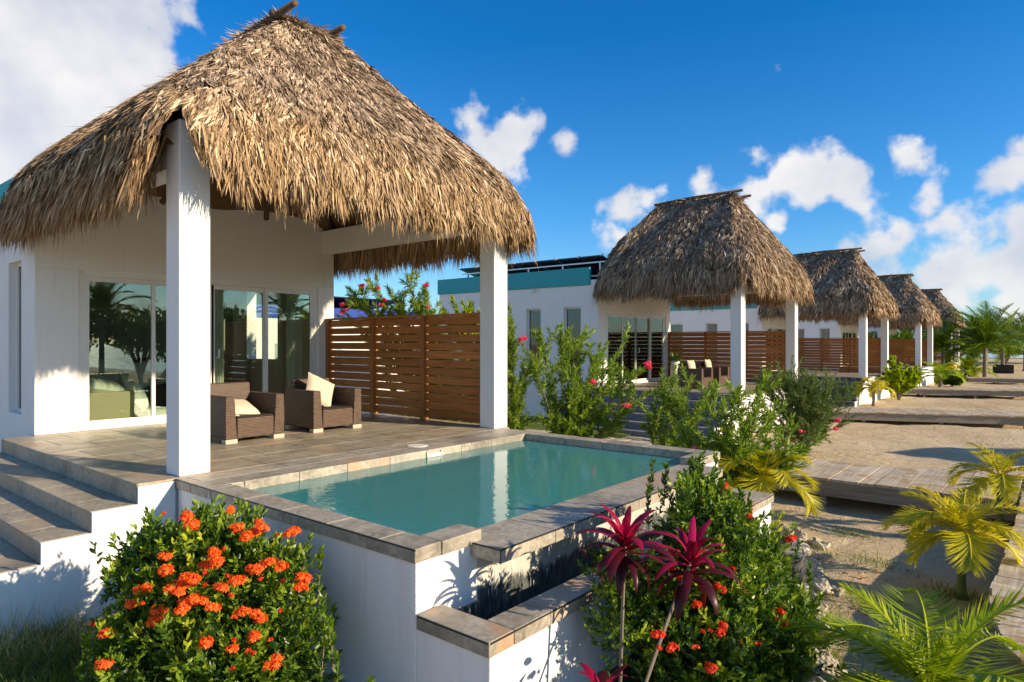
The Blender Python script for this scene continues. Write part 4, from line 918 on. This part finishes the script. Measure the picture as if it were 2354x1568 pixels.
def shrub_stems(B, base, tips, r0, k=6, arch=0.25, rg=rng):
    paths = []
    for tpp in tips:
        b_ = np.array(base, float); tpp = np.array(tpp, float); m_ = (b_+tpp)/2; off = (tpp-b_)*[1, 1, 0]; m_ = m_-off*arch+np.array([0, 0, 0.0])
        tt = np.linspace(0, 1, k+1)[:, None]; pts = (1-tt)**2*b_+2*(1-tt)*tt*m_+tt**2*tpp
        pts[1:-1] += rg.normal(size=(k-1, 3))*0.012; B.tube(pts.tolist(), list(np.linspace(r0, r0*0.3, k+1)), 5); paths.append(pts)
    return paths
def flower(parent, o_, c, r, mat, n_=60, name='flower_head', up=True, ps=0.013, rg=rng):
    B = MB(); d = unit(rg.normal(size=(n_, 3))); 
    if up: d[:, 2] = abs(d[:, 2])*1.0-0.15; d = unit(d)
    sub = rg.normal(size=(4, 3))*r*0.42*[1, 1, 0.45]; P = np.array(c)+sub[rg.integers(0, 4, n_)]+d*r*rg.uniform(0.45, 0.95, n_)[:, None]*[1, 1, 0.62]
    for k in range(4):
        a = unit(np.cross(d, [0.3, 0.5, 0.8])); b2 = np.cross(d, a); th = k*math.pi/2+rg.uniform(-0.25, 0.25, n_)[:, None]; dd = unit(a*np.cos(th)+b2*np.sin(th)+d*0.25)
        B.blades(P, dd, unit(np.cross(dd, d)), ps*rg.uniform(0.8, 1.2, n_), ps*0.62, rnd=rg.random(n_)*0.7+0.2+0.1*d[:, 2], midw=1.1)
    k = n_//2; B.blades(np.tile(np.array(c)-[0, 0, r*0.5], (k, 1)), d[:k], unit(np.cross(d[:k], [0.2, 0.9, 0.1])), r*0.95, 0.003, rnd=rg.random(k)*0.3)
    return B.build(name, mat, parent, o_)

def oleander(base, tips, label, group='oleander shrubs between the villas', nsh=9, leafL=0.125, lw=0.017, mat='oleander_leaf', flowers=(), seed=1, dens=1.0, r0=0.016, spread=0.20):
    rg = np.random.default_rng(seed); o_ = tuple(base)
    t = thing('oleander', o_, label, 'shrub', group); B = MB(); paths = shrub_stems(B, base, tips, r0, 8, 0.22, rg)
    P = []; Dv = []
    for pts in paths:
        ln = np.linalg.norm(pts[-1]-pts[0])
        # side shoots from the upper part
        shoots = [(pts[-3], pts[-1])]
        for q in range(int(nsh*1.7)):
            f = rg.uniform(0.30, 0.97); i = f*(len(pts)-1); i0 = min(int(i), len(pts)-2); p = pts[i0]*(1-(i-i0))+pts[i0+1]*(i-i0)
            d = unit((pts[-1]-pts[i0])[None])[0]; d = d*0.6+rg.normal(size=3)*[0.55, 0.55, 0.28]+[0, 0, 0.35]; d /= np.linalg.norm(d)
            e = p+d*rg.uniform(0.5, 1.15)*spread*2.0; shoots.append((p, e))
        for a, e in shoots:
            B.tube([tuple(a), tuple((a+e)/2+[0, 0, -0.012]), tuple(e)], [0.005, 0.004, 0.0025], 4); L = np.linalg.norm(e-a)
            k = int(L/0.0052*dens); fs_ = rg.uniform(0.05, 1.02, k)[:, None]; P.append(a+(e-a)*fs_)
            ax = unit((e-a)[None]); rd = unit(np.cross(np.tile(ax, (k, 1)), rg.normal(size=(k, 3)))); op = rg.uniform(0.35, 1.0, k)[:, None]*(1.1-0.5*fs_)
            Dv.append(unit(ax*(1-op*0.55)+rd*op+[0, 0, 0.06]))
    P = np.concatenate(P); Dv = np.concatenate(Dv); k = len(P); W = unit(np.cross(Dv, rg.normal(size=(k, 3)))); Ls = leafL*rg.uniform(0.6, 1.15, k); lift = np.zeros((k, 3)); lift[:, 2] = -Ls*rg.uniform(0, 0.28, k)
    F_ = MB(); F_.blades(P, Dv, W, Ls, lw*rg.uniform(0.75, 1.2, k), lift, np.clip(rg.normal(0.52, 0.22, k), 0, 1), midw=1.2, mid=0.42)
    B.build('stems', 'bark', t, o_, smooth=True); F_.build('foliage', mat, t, o_)
    for c in flowers: flower(t, o_, c, 0.045, 'pink_petal', 26, 'flower', False, 0.03, rg)
    return t
def ring(cx, cy, z, r, n_, zj=0.2, seed=0, ry=None):
    rg = np.random.default_rng(seed); return [(cx+r*math.cos(a)*q, cy+(ry or r)*math.sin(a)*q, z+rg.uniform(-zj, zj)-0.28*q) for a, q in [(k*2.4+rg.uniform(-.3, .3), math.sqrt((k+0.5)/n_)) for k in range(n_)]]
def gp(u, v, depth):                           # world point seen at a photo position at a given depth
    a = (u-CX)/F*depth; return (CO*depth+SI*a, SI*depth-CO*a, CAMZ-(v-HZ)/F*depth)
# big oleander right of the right pillar
oleander((9.0, 6.35, -1.05), [gp(1240, 770, 10.9), gp(1290, 765, 11.3), gp(1340, 770, 11.6), gp(1395, 790, 11.4), gp(1440, 775, 11.8), gp(1465, 850, 11.2), gp(1490, 900, 11.4), gp(1225, 840, 10.6), gp(1320, 860, 10.7), gp(1400, 880, 10.9), gp(1260, 880, 11.4), gp(1370, 820, 11.2), gp(1430, 950, 10.8), gp(1300, 800, 11.5), gp(1350, 930, 10.9)],
    'large bright green oleander with a pink flower right of the near terrace pillar', nsh=10, flowers=[gp(1492, 842, 11.2), gp(1488, 836, 11.2), gp(1362, 878, 10.5), gp(1440, 932, 10.6)], seed=2)
oleander((8.35, 6.9, -1.05), [gp(1172, 705, 10.9), gp(1180, 760, 10.7), gp(1170, 820, 10.8), gp(1185, 870, 10.6), gp(1200, 900, 11.0), gp(1175, 940, 10.7), gp(1205, 830, 10.9)],
    'tall narrow oleander pressed against the right side of the near pillar', nsh=7, flowers=[gp(1203, 778, 10.7), gp(1199, 783, 10.7)], seed=3)
oleander((8.7, 8.6, -1.05), [gp(805, 665, 13.2), gp(850, 650, 13), gp(890, 660, 13), gp(935, 635, 12.8), gp(975, 660, 12.8), gp(830, 700, 13), gp(910, 690, 12.8), gp(790, 715, 13.3), gp(960, 700, 12.6), gp(870, 720, 12.9), gp(900, 800, 12.5), gp(840, 780, 12.8), gp(1000, 730, 12.4)],
    'tall flowering oleander rising behind the near fence, left part by the house', nsh=15, leafL=0.14, flowers=[gp(786, 700, 13), gp(793, 712, 13), gp(783, 718, 13), gp(878, 701, 12.8), gp(884, 690, 12.8), gp(978, 655, 12.5), gp(832, 655, 12.9), gp(868, 662, 12.8), gp(984, 706, 12.5)], seed=4, spread=0.22)
oleander((9.2, 7.6, -1.05), [gp(1040, 690, 12.2), gp(1065, 700, 12), gp(1020, 715, 12.2), gp(1080, 712, 12), gp(1050, 760, 12), gp(1000, 780, 12.2)],
    'yellow-green leafy shrub top above the fence beside the near pillar', nsh=9, leafL=0.14, lw=0.035, mat='green_frond', seed=5)
oleander((8.15, 3.35, -1.05), [gp(1700, 890, 8.8), gp(1760, 870, 9.0), gp(1640, 900, 8.7), gp(1800, 930, 8.9), gp(1850, 1030, 8.4), gp(1790, 1050, 8.2), gp(1720, 1010, 8.3), gp(1600, 1000, 8.8), gp(1560, 985, 9.0), gp(1680, 960, 8.6), gp(1830, 980, 8.8), gp(1740, 950, 8.4)],
    'spreading oleander arching over the boardwalk from the far pool corner', nsh=9, flowers=[gp(1601, 1034, 8.5)], seed=6, spread=0.19)
oleander((9.7, 4.9, -1.05), [gp(1520, 870, 10.8), gp(1505, 900, 10.7), gp(1545, 880, 10.9), gp(1590, 870, 10.6), gp(1640, 880, 10.6), gp(1560, 930, 10.4), gp(1615, 930, 10.4), gp(1500, 960, 10.4)],
    'thin oleander with some yellow leaves in front of the second villa stairs', nsh=6, seed=7, spread=0.17)
oleander((14.6, 4.15, -1.08), ring(14.5, 4.2, 0.60, 1.0, 34, 0.25, 3)+ring(14.4, 4.1, -0.1, 1.05, 14, 0.2, 4), 'dense dark feathery shrub on the sand left of the second boardwalk', nsh=11, leafL=0.075, lw=0.010, mat='dark_leaf', flowers=[gp(1925, 966, 12.8), gp(1920, 985, 12.8), gp(1841, 991, 12.7)], seed=8, dens=0.95, spread=0.2)
oleander((8.5, 9.2, -1.05), [(8.3+0.15*q % 0.7, 6.9+0.33*q, 0.5+0.8*((q*0.618) % 1)) for q in range(11)], 'leafy oleander seen through the gaps of the near fence', nsh=8, seed=17, spread=0.22)
# rounded shrub beside the third villa
oleander((33.2, 5.5, -1.3), ring(33.2, 5.5, -0.1, 0.75, 16, 0.25, 9)+[(32.9, 5.75, 0.6)], 'airy round-leaved shrub with pale stems at the third villa corner', nsh=6, leafL=0.16, lw=0.09, mat='green_frond', seed=10, r0=0.03, group='low shrubs before the far villas')
oleander((46.0, 4.9, -1.3), ring(46.0, 4.9, -0.7, 0.6, 12, 0.2, 12), 'low mixed shrub spreading beside the fourth villa', nsh=6, leafL=0.2, lw=0.08, mat='dark_leaf', seed=13, r0=0.03, group='low shrubs before the far villas')
for i, (x, y, r, h, lb) in enumerate([(88, 9, 5, 3.0, 'dim leafy tree far behind the palms, leftmost of the far trees'), (95, 5, 5, 2.8, 'dim leafy tree far behind the tall palm'), (104, 1.5, 6, 2.8, 'dim leafy tree farthest to the right by the shore'), (70, 22, 6, 4, 'dim leafy tree behind the row between the last villas')]):
    t = thing('shore_tree', (x, y, -1.3), lb, 'tree', 'dim trees at the end of the beach'); B = MB(); ps = shrub_stems(B, (x, y, -1.3), ring(x, y, h, r*0.7, 9, 0.5, 40+i), 0.12); B.build('trunk', 'bark', t, (x, y, -1.3))
    B = MB(); k = 5200; c0 = ring(x, y, h*0.6, r*0.8, 16, 0.8, 60+i); cc = np.array(c0)[rng.integers(0, 16, k)]; Pq = cc+rv(k)*rng.random(k)[:, None]**0.5*[1.2, 1.2, 0.9]; dd = rv(k)
    B.blades(Pq, dd, unit(np.cross(dd, rv(k))), 0.4, 0.16, midw=1.2); B.build('crown', 'dark_leaf', t, (x, y, -1.3))
for i, x in enumerate([6.5, 11.5, 16.5, 21.5, 27]):
    y = -21.5+0.8*(i % 2); t = thing('shore_tree', (x, y, -1.1), ['leafy shore tree mirrored faintly in the leftmost glass door', 'leafy shore tree mirrored beside the first door mullion', 'leafy shore tree mirrored behind the pillar side panel', 'leafy shore tree mirrored in the third glass panel', 'leafy shore tree mirrored in the last glass panel'][i], 'tree', 'leafy shore trees on the beach side')
    B = MB(); ps = shrub_stems(B, (x, y, -1.1), ring(x, y, 2.6, 1.8, 8, 0.5, 80+i), 0.1); B.build('trunk', 'bark', t, (x, y, -1.1))
    B = MB(); k = 3800; c0 = ring(x, y, 2.0, 2.3, 14, 0.9, 90+i); cc = np.array(c0)[rng.integers(0, 14, k)]; Pq = cc+rv(k)*rng.random(k)[:, None]**0.5*[1.1, 1.0, 1.0]; dd = rv(k)
    B.blades(Pq, dd, unit(np.cross(dd, rv(k))), 0.35, 0.13, midw=1.2); B.build('crown', 'dark_leaf', t, (x, y, -1.1))
# planter of the stout palm
t = thing('planter', (68.4, 3.7, -1.3), 'dark planter of upright logs around the stout palm', 'planter')
for s_ in range(2):
    b = MB()
    for q in range(9): x = 67.7; y = 3.05+s_*0.68+q*0.08; b.tube([(x, y, -1.4), (x, y, -0.6+0.03*random.random())], 0.05, 7)
    b.build('log_panel', 'crate_wood', t, (68.4, 3.7, -1.3), smooth=True)

def ixora(base, blobs, label, mat, fmat, nsh, heads, seed, leafL=0.052, spikes=()):
    rg = np.random.default_rng(seed); o_ = tuple(base); t = thing('ixora_bush', o_, label, 'shrub', 'flowering bushes around the pool')
    bl = np.array([(x, y, z, r, rz) for x, y, z, r, rz in blobs]); wt = bl[:, 3]**2*bl[:, 4]; wt /= wt.sum()
    # shoots: short twigs starting inside each lobe and ending at its skin
    ki = rg.choice(len(bl), nsh, p=wt); d = unit(rg.normal(size=(nsh, 3))+[0, 0, 0.35]); R_ = np.stack([bl[ki, 3], bl[ki, 3], bl[ki, 4]], 1)
    e = bl[ki, :3]+d*R_*(rg.uniform(0.5, 1.04, nsh)+0.34*(rg.random(nsh) > 0.92))[:, None]; sh = unit(d*0.8+rg.normal(size=(nsh, 3))*0.35+[0, 0, 0.6]); LL = rg.uniform(0.07, 0.17, nsh)
    e = e[e[:, 2] > base[2]+0.05] if False else e
    k = 15; P = []; Dv = []; Rn = []
    tone = rg.normal(0.45, 0.24, nsh)
    for q in range(k):
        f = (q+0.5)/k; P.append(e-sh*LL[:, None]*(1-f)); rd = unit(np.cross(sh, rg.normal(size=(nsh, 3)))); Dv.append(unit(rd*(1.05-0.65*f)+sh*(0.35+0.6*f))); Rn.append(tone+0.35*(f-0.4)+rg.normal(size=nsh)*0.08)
    P = np.concatenate(P); Dv = np.concatenate(Dv); Rn = np.clip(np.concatenate(Rn), 0, 1); n_ = len(P)
    PP, DD, RR = [P], [Dv], [Rn]
    for (u, v, dp) in spikes:
        tip_ = np.array(gp(u, v, dp)); ax = unit(np.array([[rg.normal()*0.14, rg.normal()*0.14, 1.0]]))[0]; Lk = rg.uniform(0.22, 0.36); kk = int(Lk/0.0048)
        SP = MB(); SP.tube([tuple(tip_-ax*Lk), tuple(tip_-ax*Lk*0.5), tuple(tip_)], [0.005, 0.004, 0.002], 5); SP.build('shoot', 'bark', t, o_); f = rg.random(kk)[:, None]
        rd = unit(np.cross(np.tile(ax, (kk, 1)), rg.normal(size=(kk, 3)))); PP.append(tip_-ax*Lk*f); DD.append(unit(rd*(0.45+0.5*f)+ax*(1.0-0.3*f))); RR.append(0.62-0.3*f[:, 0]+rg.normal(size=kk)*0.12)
    P, Dv, Rn = np.concatenate(PP), np.concatenate(DD), np.clip(np.concatenate(RR), 0, 1)
    ok = (P[:, 2] > float(gz(base[0]))+0.03)
    for xa, xb, ya, yb, zm in [(2.70, 7.40, 3.0, 6.3, 0.02), (2.70, 7.40, 2.40, 3.0, -0.37)]: ok &= ~((P[:, 0] > xa-0.01) & (P[:, 0] < xb) & (P[:, 1] > ya-0.01) & (P[:, 1] < yb) & (P[:, 2] < zm))
    P, Dv, Rn = P[ok], Dv[ok], Rn[ok]; n_ = len(P)
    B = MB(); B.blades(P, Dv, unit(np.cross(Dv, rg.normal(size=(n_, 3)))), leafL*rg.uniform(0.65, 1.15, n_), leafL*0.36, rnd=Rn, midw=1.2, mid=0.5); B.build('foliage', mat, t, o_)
    B = MB(); tips = [tuple(x) for x in e[rg.choice(nsh, 46)]]; shrub_stems(B, base, tips, 0.012, 5, 0.15, rg); B.build('stems', 'bark', t, o_)
    for q in range(26): u, v, dp, r = heads[rg.integers(len(heads))]; flower(t, o_, gp(u+rg.uniform(-70, 70), v+rg.uniform(-20, 90), dp+0.1), 0.012, 'red_petal', 12, 'flower_bud', True, 0.013, rg)
    for (u, v, dp, r) in heads: flower(t, o_, gp(u, v, dp), r*0.76, fmat, int(34+r*1300), 'flower_head', True, 0.016, rg)
    return t
bx, by = 1.95, 4.25
LB = [(bx-0.0, by, -0.55, 0.46, 0.46), (bx+0.1, by+0.05, -0.22, 0.40, 0.32), (bx-0.05, by+0.35, -0.25, 0.36, 0.3), (bx+0.32, by-0.15, -0.3, 0.33, 0.35), (bx-0.22, by+0.2, -0.6, 0.32, 0.3),
      (bx+0.30, by+0.35, -0.2, 0.3, 0.3), (bx-0.38, by-0.1, -0.8, 0.26, 0.3), (bx+0.35, by-0.5, -0.62, 0.33, 0.35), (bx, by-0.45, -0.75, 0.5, 0.4), (bx+0.15, by+0.2, 0.0, 0.16, 0.18), (bx-0.15, by+0.25, 0.0, 0.12, 0.16), (bx+0.42, by+0.1, -0.02, 0.10, 0.17), (bx+0.5, by-0.35, -0.25, 0.12, 0.2), (bx-0.1, by, -0.95, 0.54, 0.3)]
FL_ = [(428,1190,4.2,.05),(445,1210,4.1,.05),(545,1212,4.2,.05),(530,1175,4.3,.035),(575,1225,4.15,.06),(600,1215,4.1,.05),(672,1222,4.0,.055),(565,1232,4.0,.05),(492,1270,4.0,.045),(382,1312,3.9,.06),(322,1353,3.9,.055),(440,1335,3.7,.06),(410,1350,3.7,.055),(425,1390,3.65,.06),(470,1300,3.9,.04),(620,1290,3.9,.05),(645,1300,3.85,.04),(545,1335,3.7,.05),(500,1290,3.85,.045),(455,1378,3.65,.05),
       (487,1395,3.6,.04),(700,1330,3.9,.05),(595,1420,3.6,.045),(555,1405,3.6,.035),(360,1400,3.8,.055),(355,1425,3.75,.045),(240,1455,3.8,.04),(245,1525,3.7,.05),(475,1475,3.45,.045),(580,1465,3.5,.04),(625,1525,3.45,.05),(535,1490,3.4,.025),(690,1350,3.85,.04),(380,1280,4.0,.04),(300,1390,3.85,.04),(585,1310,3.75,.045),(590,1200,4.3,.03),(515,1350,3.65,.04)]
ixora((bx, by, -1.05), LB, 'bushy ixora with many bright orange flower heads in front of the stair wall', 'ixora_leaf', 'orange_petal', 3500, FL_, 5, spikes=[(500,1205,4.2),(522,1190,4.25),(600,1232,4.2),(365,1245,4.2),(712,1235,4.0),(738,1262,3.95),(757,1425,3.85),(748,1440,3.8),(742,1375,3.9),(195,1465,3.9),(288,1325,4.0),(560,1215,4.3),(640,1255,4.1),(460,1200,4.3),(330,1300,4.1),(415,1235,4.2),(250,1400,4.0)])
RB = [(4.3, 1.85, -0.55, 0.5, 0.5), (4.5, 1.9, -0.15, 0.36, 0.42), (4.85, 1.95, -0.45, 0.45, 0.5), (4.0, 1.75, -0.75, 0.45, 0.4), (5.3, 2.0, -0.6, 0.4, 0.42), (4.35, 2.0, 0.12, 0.13, 0.28), (4.2, 1.95, 0.15, 0.09, 0.25), (4.62, 2.05, 0.1, 0.14, 0.3), (4.9, 2.05, -0.02, 0.16, 0.28), (5.7, 2.0, -0.85, 0.35, 0.3), (3.85, 1.95, -0.45, 0.25, 0.3), (4.4, 1.6, -0.85, 0.5, 0.35), (5.0, 1.7, -0.85, 0.45, 0.32), (3.45, 2.12, -0.15, 0.14, 0.2), (3.7, 2.08, -0.2, 0.2, 0.25), (3.6, 2.1, -0.5, 0.2, 0.25)]
RF = [(1668,1118,4.8,.04),(1637,1175,4.7,.03),(1605,1150,4.8,.025),(1720,1190,4.75,.035),(1548,1270,4.2,.035),(1815,1240,5.3,.045),(1540,1305,4.1,.02),(1600,1390,3.9,.03),(1510,1460,3.6,.035),(1545,1490,3.6,.03),(1680,1312,4.3,.03),(1660,1355,4.1,.03),(1660,1440,3.9,.03),(1790,1408,4.4,.035),(1792,1432,4.3,.035),(1645,1345,4.1,.02),(1738,1480,4.1,.035),(1630,1535,3.7,.035),(1655,1455,3.8,.025),(1700,1480,4.0,.02),(1570,1330,4.0,.025)]
ixora((4.5, 1.85, -1.05), RB, 'dark green ixora with scattered red flowers in front of the pool trough', 'ixora_leaf_dark', 'red_petal', 4300, RF, 6, spikes=[(1500,1062,4.9),(1530,1070,4.9),(1560,1092,4.8),(1585,1060,4.9),(1645,1050,5.0),(1610,1072,4.9),(1490,1130,4.7),(1720,1168,4.9),(1745,1225,4.9),(1790,1240,5.0),(1402,1270,4.2),(1420,1300,4.2),(1412,1380,4.0),(1860,1300,5.2),(1885,1370,5.0),(1700,1125,5.0),(1540,1130,4.7),(1670,1090,4.9)])

def cordyline(base, head, label, n_=26, L=0.34, seed=0, stem=0.010, az=None):
    rg = np.random.default_rng(seed); o_ = tuple(base); t = thing('cordyline', o_, label, 'plant', 'magenta cordylines before the trough')
    B = MB(); b_ = np.array(base, float); h = np.array(head, float); m_ = (b_+h)/2+[(h[0]-b_[0])*-0.15, (h[1]-b_[1])*-0.15, 0]; tt = np.linspace(0, 1, 15)[:, None]; pts = (1-tt)**2*b_+2*tt*(1-tt)*m_+tt**2*h
    B.tube(pts.tolist(), [stem*(1+0.12*(i % 2)) for i in range(15)], 7); B.build('stem', 'bark', t, o_)
    for q in range(n_):
        B = MB(); f = q/n_; a = q*2.4+rg.uniform(-.3, .3); e = 1.35-1.75*(1-f)**1.1+rg.uniform(-.12, .12) if True else 0; ln = L*rg.uniform(0.75, 1.1)*(0.8+0.4*(1-abs(f-0.5)*1.4)); K = 8; w0 = 0.030*ln/0.34*rg.uniform(0.8, 1.2)
        p = h+np.array([0, 0, -0.10*(1-f)]); hd = np.array([math.cos(a), math.sin(a)]); sd = np.array([-hd[1], hd[0], 0]); V = []; 
        for k in range(K+1):
            u_ = k/K; wv = w0*(math.sin(math.pi*min(1, u_*0.85+0.12))**0.9)*(1 if k < K else 0.05); dv = np.array([hd[0]*math.cos(e), hd[1]*math.cos(e), math.sin(e)]); nv = np.cross(sd, dv)
            V += [p-sd*wv, p-nv*wv*0.35, p+sd*wv]; p = p+dv*ln/K; e -= (0.16+0.10*(1-f))*(0.5+u_)
        Fs = []
        for k in range(K): a0 = 3*k; Fs += [(a0, a0+1, a0+4, a0+3), (a0+1, a0+2, a0+5, a0+4)]
        tone = np.clip(0.06+0.88*f**1.3+rg.normal()*0.2, 0, 1); B.add(V, Fs, tone); B.build('leaf', 'cordyline_leaf', t, o_, smooth=True)
    return t
cordyline((3.36, 1.98, -1.05), gp(1437, 1245, 3.92), 'magenta cordyline on the straighter stem, left of the pair above the trough', 34, 0.31, 1)
cordyline((3.04, 1.80, -1.05), gp(1588, 1290, 4.0), 'magenta cordyline on the long leaning stem, right of the pair', 30, 0.33, 2)
cordyline((3.10, 1.86, -0.98), gp(1385, 1600, 3.55), 'short dark red cordyline at the bottom edge below the pair', 16, 0.30, 3, 0.02)
# little shoots by the left wall
for i, (u, v, dp) in enumerate([(775, 1500, 3.9), (735, 1510, 4.0), (848, 1565, 3.7)]):
    hd = gp(u, v, dp); o_ = (hd[0], hd[1], -1.05); t = thing('seedling', o_, 'small leafy shoot growing at the foot of the shaded pool wall', 'plant', 'shoots at the foot of the shaded pool wall')
    B = MB(); k = 60; f = rng.random(k)[:, None]; P = np.array(o_)+(np.array(hd)-o_)*(0.3+0.7*f); dd = unit(rng.normal(size=(k, 3))*[1, 1, .3]+[0, 0, 0.9]); B.blades(P, dd, unit(np.cross(dd, rv(k))), 0.05, 0.017, midw=1.2); B.tube([o_, hd], [0.005, 0.003], 5); B.build('foliage', 'ixora_leaf_dark', t, o_)

# grass
def grass(name, pts, hmin, hmax, W, rl, bend=0.3):
    n_ = len(pts); P = np.stack([pts[:, 0], pts[:, 1], gz(pts[:, 0])+hn(pts[:, 0], pts[:, 1])], 1); d = unit(np.stack([rng.normal(size=n_)*0.3, rng.normal(size=n_)*0.3, np.ones(n_)], 1)); L = rng.uniform(hmin, hmax, n_)
    lift = np.stack([rng.normal(size=n_), rng.normal(size=n_), -abs(rng.normal(size=n_))*0.5], 1)*L[:, None]*bend
    B = MB(); B.blades(P, d, unit(np.cross(d, rv(n_))), L, W, lift, rnd=np.clip(rng.normal(rl, 0.2, n_), 0, 1)); o = B.build(name, 'grass_blade'); o['kind'] = 'stuff'; return o
def pp(n_, x0, x1, y0, y1): return np.stack([rng.uniform(x0, x1, n_), rng.uniform(y0, y1, n_)], 1)
o = grass('grass', np.concatenate([pp(9000, -0.8, 1.9, 4.9, 6.2), pp(2500, 0.5, 1.5, 4.2, 5.2)]), 0.05, 0.22, 0.006, 0.4); tag(o, 'green grass with wisps growing along the foot of the stair wall', 'grass')
o = grass('dry_grass', pp(900, -0.6, 1.9, 5.6, 6.2), 0.3, 0.55, 0.0035, 0.95, 0.35); tag(o, 'tall dry grass stalks standing against the white stair wall', 'grass')
cc = np.concatenate([pp(1, x, x+0.01, y, y+0.01)+rng.normal(size=(n_, 2))*0.13 for x, y, n_ in [(5.6,1.6,420),(6.1,1.75,380),(6.6,1.75,300),(6.9,2.15,300),(5.1,1.35,280),(7.5,2.0,200),(7.2,.75,260),(6.4,1.25,160),(5.7,.95,160),(7.7,1.5,160),(8.6,1.9,150),(4.6,1.2,200)]])
o = grass('weeds', cc, 0.03, 0.13, 0.006, 0.45); tag(o, 'patchy green weeds in the sand along the rock edging', 'weeds')
o = grass('lawn_grass', pp(9000, 11.5, 16.5, 8.2, 15), 0.04, 0.1, 0.012, 0.35); tag(o, 'short grass strip along the side of the second villa', 'grass')
# fallen leaves
n_ = 90; P = np.stack([rng.uniform(4.3, 7.8, n_), rng.uniform(0.9, 2.3, n_), np.full(n_, 0.0)], 1); P[:, 2] = gz(P[:, 0])+hn(P[:, 0], P[:, 1])+0.02; d = unit(rng.normal(size=(n_, 3))*[1, 1, 0.25])
B = MB(); B.blades(P, d, unit(np.cross(d, [0, 0, 1.0])+[0, 0, 0.2]), rng.uniform(0.03, 0.075, n_), 0.035, midw=1.2); o = B.build('fallen_leaves', 'dry_leaf'); o['kind'] = 'stuff'; tag(o, 'scattered dry brown leaves on the bed beside the rocks', 'leaves')

n_ = 2600; P = np.stack([rng.uniform(4.5, 34, n_)**1.0, rng.uniform(0.6, 6.0, n_), np.zeros(n_)], 1); ok = ~((P[:, 0] > 9.9) & (P[:, 0] < 11.8)) & ~((P[:, 0] < 7.6) & (P[:, 1] > 2.2)); P = P[ok]; n_ = len(P); P[:, 2] = gz(P[:, 0])+hn(P[:, 0], P[:, 1])+0.008; d = unit(rng.normal(size=(n_, 3))*[1, 1, 0.2])
B = MB(); B.blades(P, d, unit(np.cross(d, [0, 0, 1.0])+[0, 0, 0.25]), rng.uniform(0.012, 0.06, n_), rng.uniform(0.004, 0.02, n_), midw=1.2); o = B.build('leaf_litter', 'dry_leaf'); o['kind'] = 'stuff'; tag(o, 'dry twigs and leaf litter scattered over the open sand', 'litter')
# rocks
def rock(x, y, s_, label, group, seed, mat='coral_rock'):
    rg = np.random.default_rng(seed); import bmesh
    bm = bmesh.new(); bmesh.ops.create_icosphere(bm, subdivisions=4, radius=1.0); ph = rg.uniform(0, 6, 12); fx = rg.uniform(1.3, 9, (12, 3))*np.where(np.arange(12)[:, None] < 5, 0.6, 1)
    sc = np.array([rg.uniform(0.8, 1.3), rg.uniform(0.7, 1.1), rg.uniform(0.5, 0.85)])*s_
    for v in bm.verts:
        c = np.array(v.co); q = 1+sum(math.sin(float(c@fx[k])+ph[k])*0.42/(1+np.linalg.norm(fx[k])*0.45) for k in range(12)); q = max(0.55, q); v.co = Vector((c*q*sc).tolist())
    me = bpy.data.meshes.new('rock'); bm.to_mesh(me); bm.free(); me.materials.append(M[mat]); me.polygons.foreach_set('use_smooth', [True]*len(me.polygons))
    o = bpy.data.objects.new('rock', me); COL.objects.link(o); o.location = (x, y, float(gz(x))+s_*0.2); o.rotation_euler = (0, 0, rg.uniform(0, 6)); tag(o, label, 'rock', group); return o
rp = [(8.05,2.45,.14),(7.75,2.3,.12),(7.45,2.22,.15),(7.9,2.1,.10),(7.2,2.12,.17),(7.0,1.95,.15),(6.75,1.85,.12),(6.5,1.75,.13),(6.3,1.82,.1),(6.05,1.66,.14),(5.8,1.62,.12),(5.6,1.5,.15),(5.4,1.58,.1),(5.25,1.42,.14),(5.05,1.38,.13),(4.85,1.34,.16),(4.65,1.27,.14),(4.95,1.22,.09),(4.45,1.2,.13),(5.7,1.38,.08),(6.6,1.62,.08),(4.3,1.12,.15),(4.75,1.12,.08),(7.4,1.95,.09)]
for i, (x, y, s_) in enumerate(rp): rock(x, y, s_, 'pale pitted coral rock in the line edging the bed of the red-flowered bush', 'coral rocks edging the flower bed', 50+i)
for i, (x, y, s_) in enumerate([(1.25,3.85,.09),(0.95,3.75,.05),(1.5,3.62,.12),(0.75,4.0,.04),(1.15,3.55,.06),(1.75,3.35,.08)]): rock(x, y, s_, 'grey stone on the dark soil at the left below the orange-flowered bush', 'stones below the orange-flowered bush', 90+i)
# thatched parasol on the beach: its shade falls on the sand by the first boardwalk
t = thing('beach_parasol', (18.6, -5.2, -1.2), 'thatched beach parasol beyond the right edge, casting round shade on the sand', 'parasol')
B = MB(); B.tube([(18.6, -5.2, -1.3), (18.6, -5.2, 1.6)], 0.07, 8); B.build('post', 'pole_wood', t, (18.6, -5.2, -1.2))
B = MB(); B.tube([(18.6, -5.2, 1.05), (18.6, -5.2, 1.45), (18.6, -5.2, 2.1)], [1.75, 1.2, 0.08], 28); k = 5000; a = rng.uniform(0, 6.283, k); r = np.sqrt(rng.random(k))*1.7; Pq = np.stack([18.6+r*np.cos(a), -5.2+r*np.sin(a), 2.1-r*0.6], 1); dd = unit(np.stack([np.cos(a), np.sin(a), -0.75*np.ones(k)], 1)+rng.normal(size=(k, 3))*0.12); B.blades(Pq, dd, unit(np.cross(dd, rv(k))), 0.3, 0.03); B.build('canopy', 'thatch_grey', t, (18.6, -5.2, -1.2))
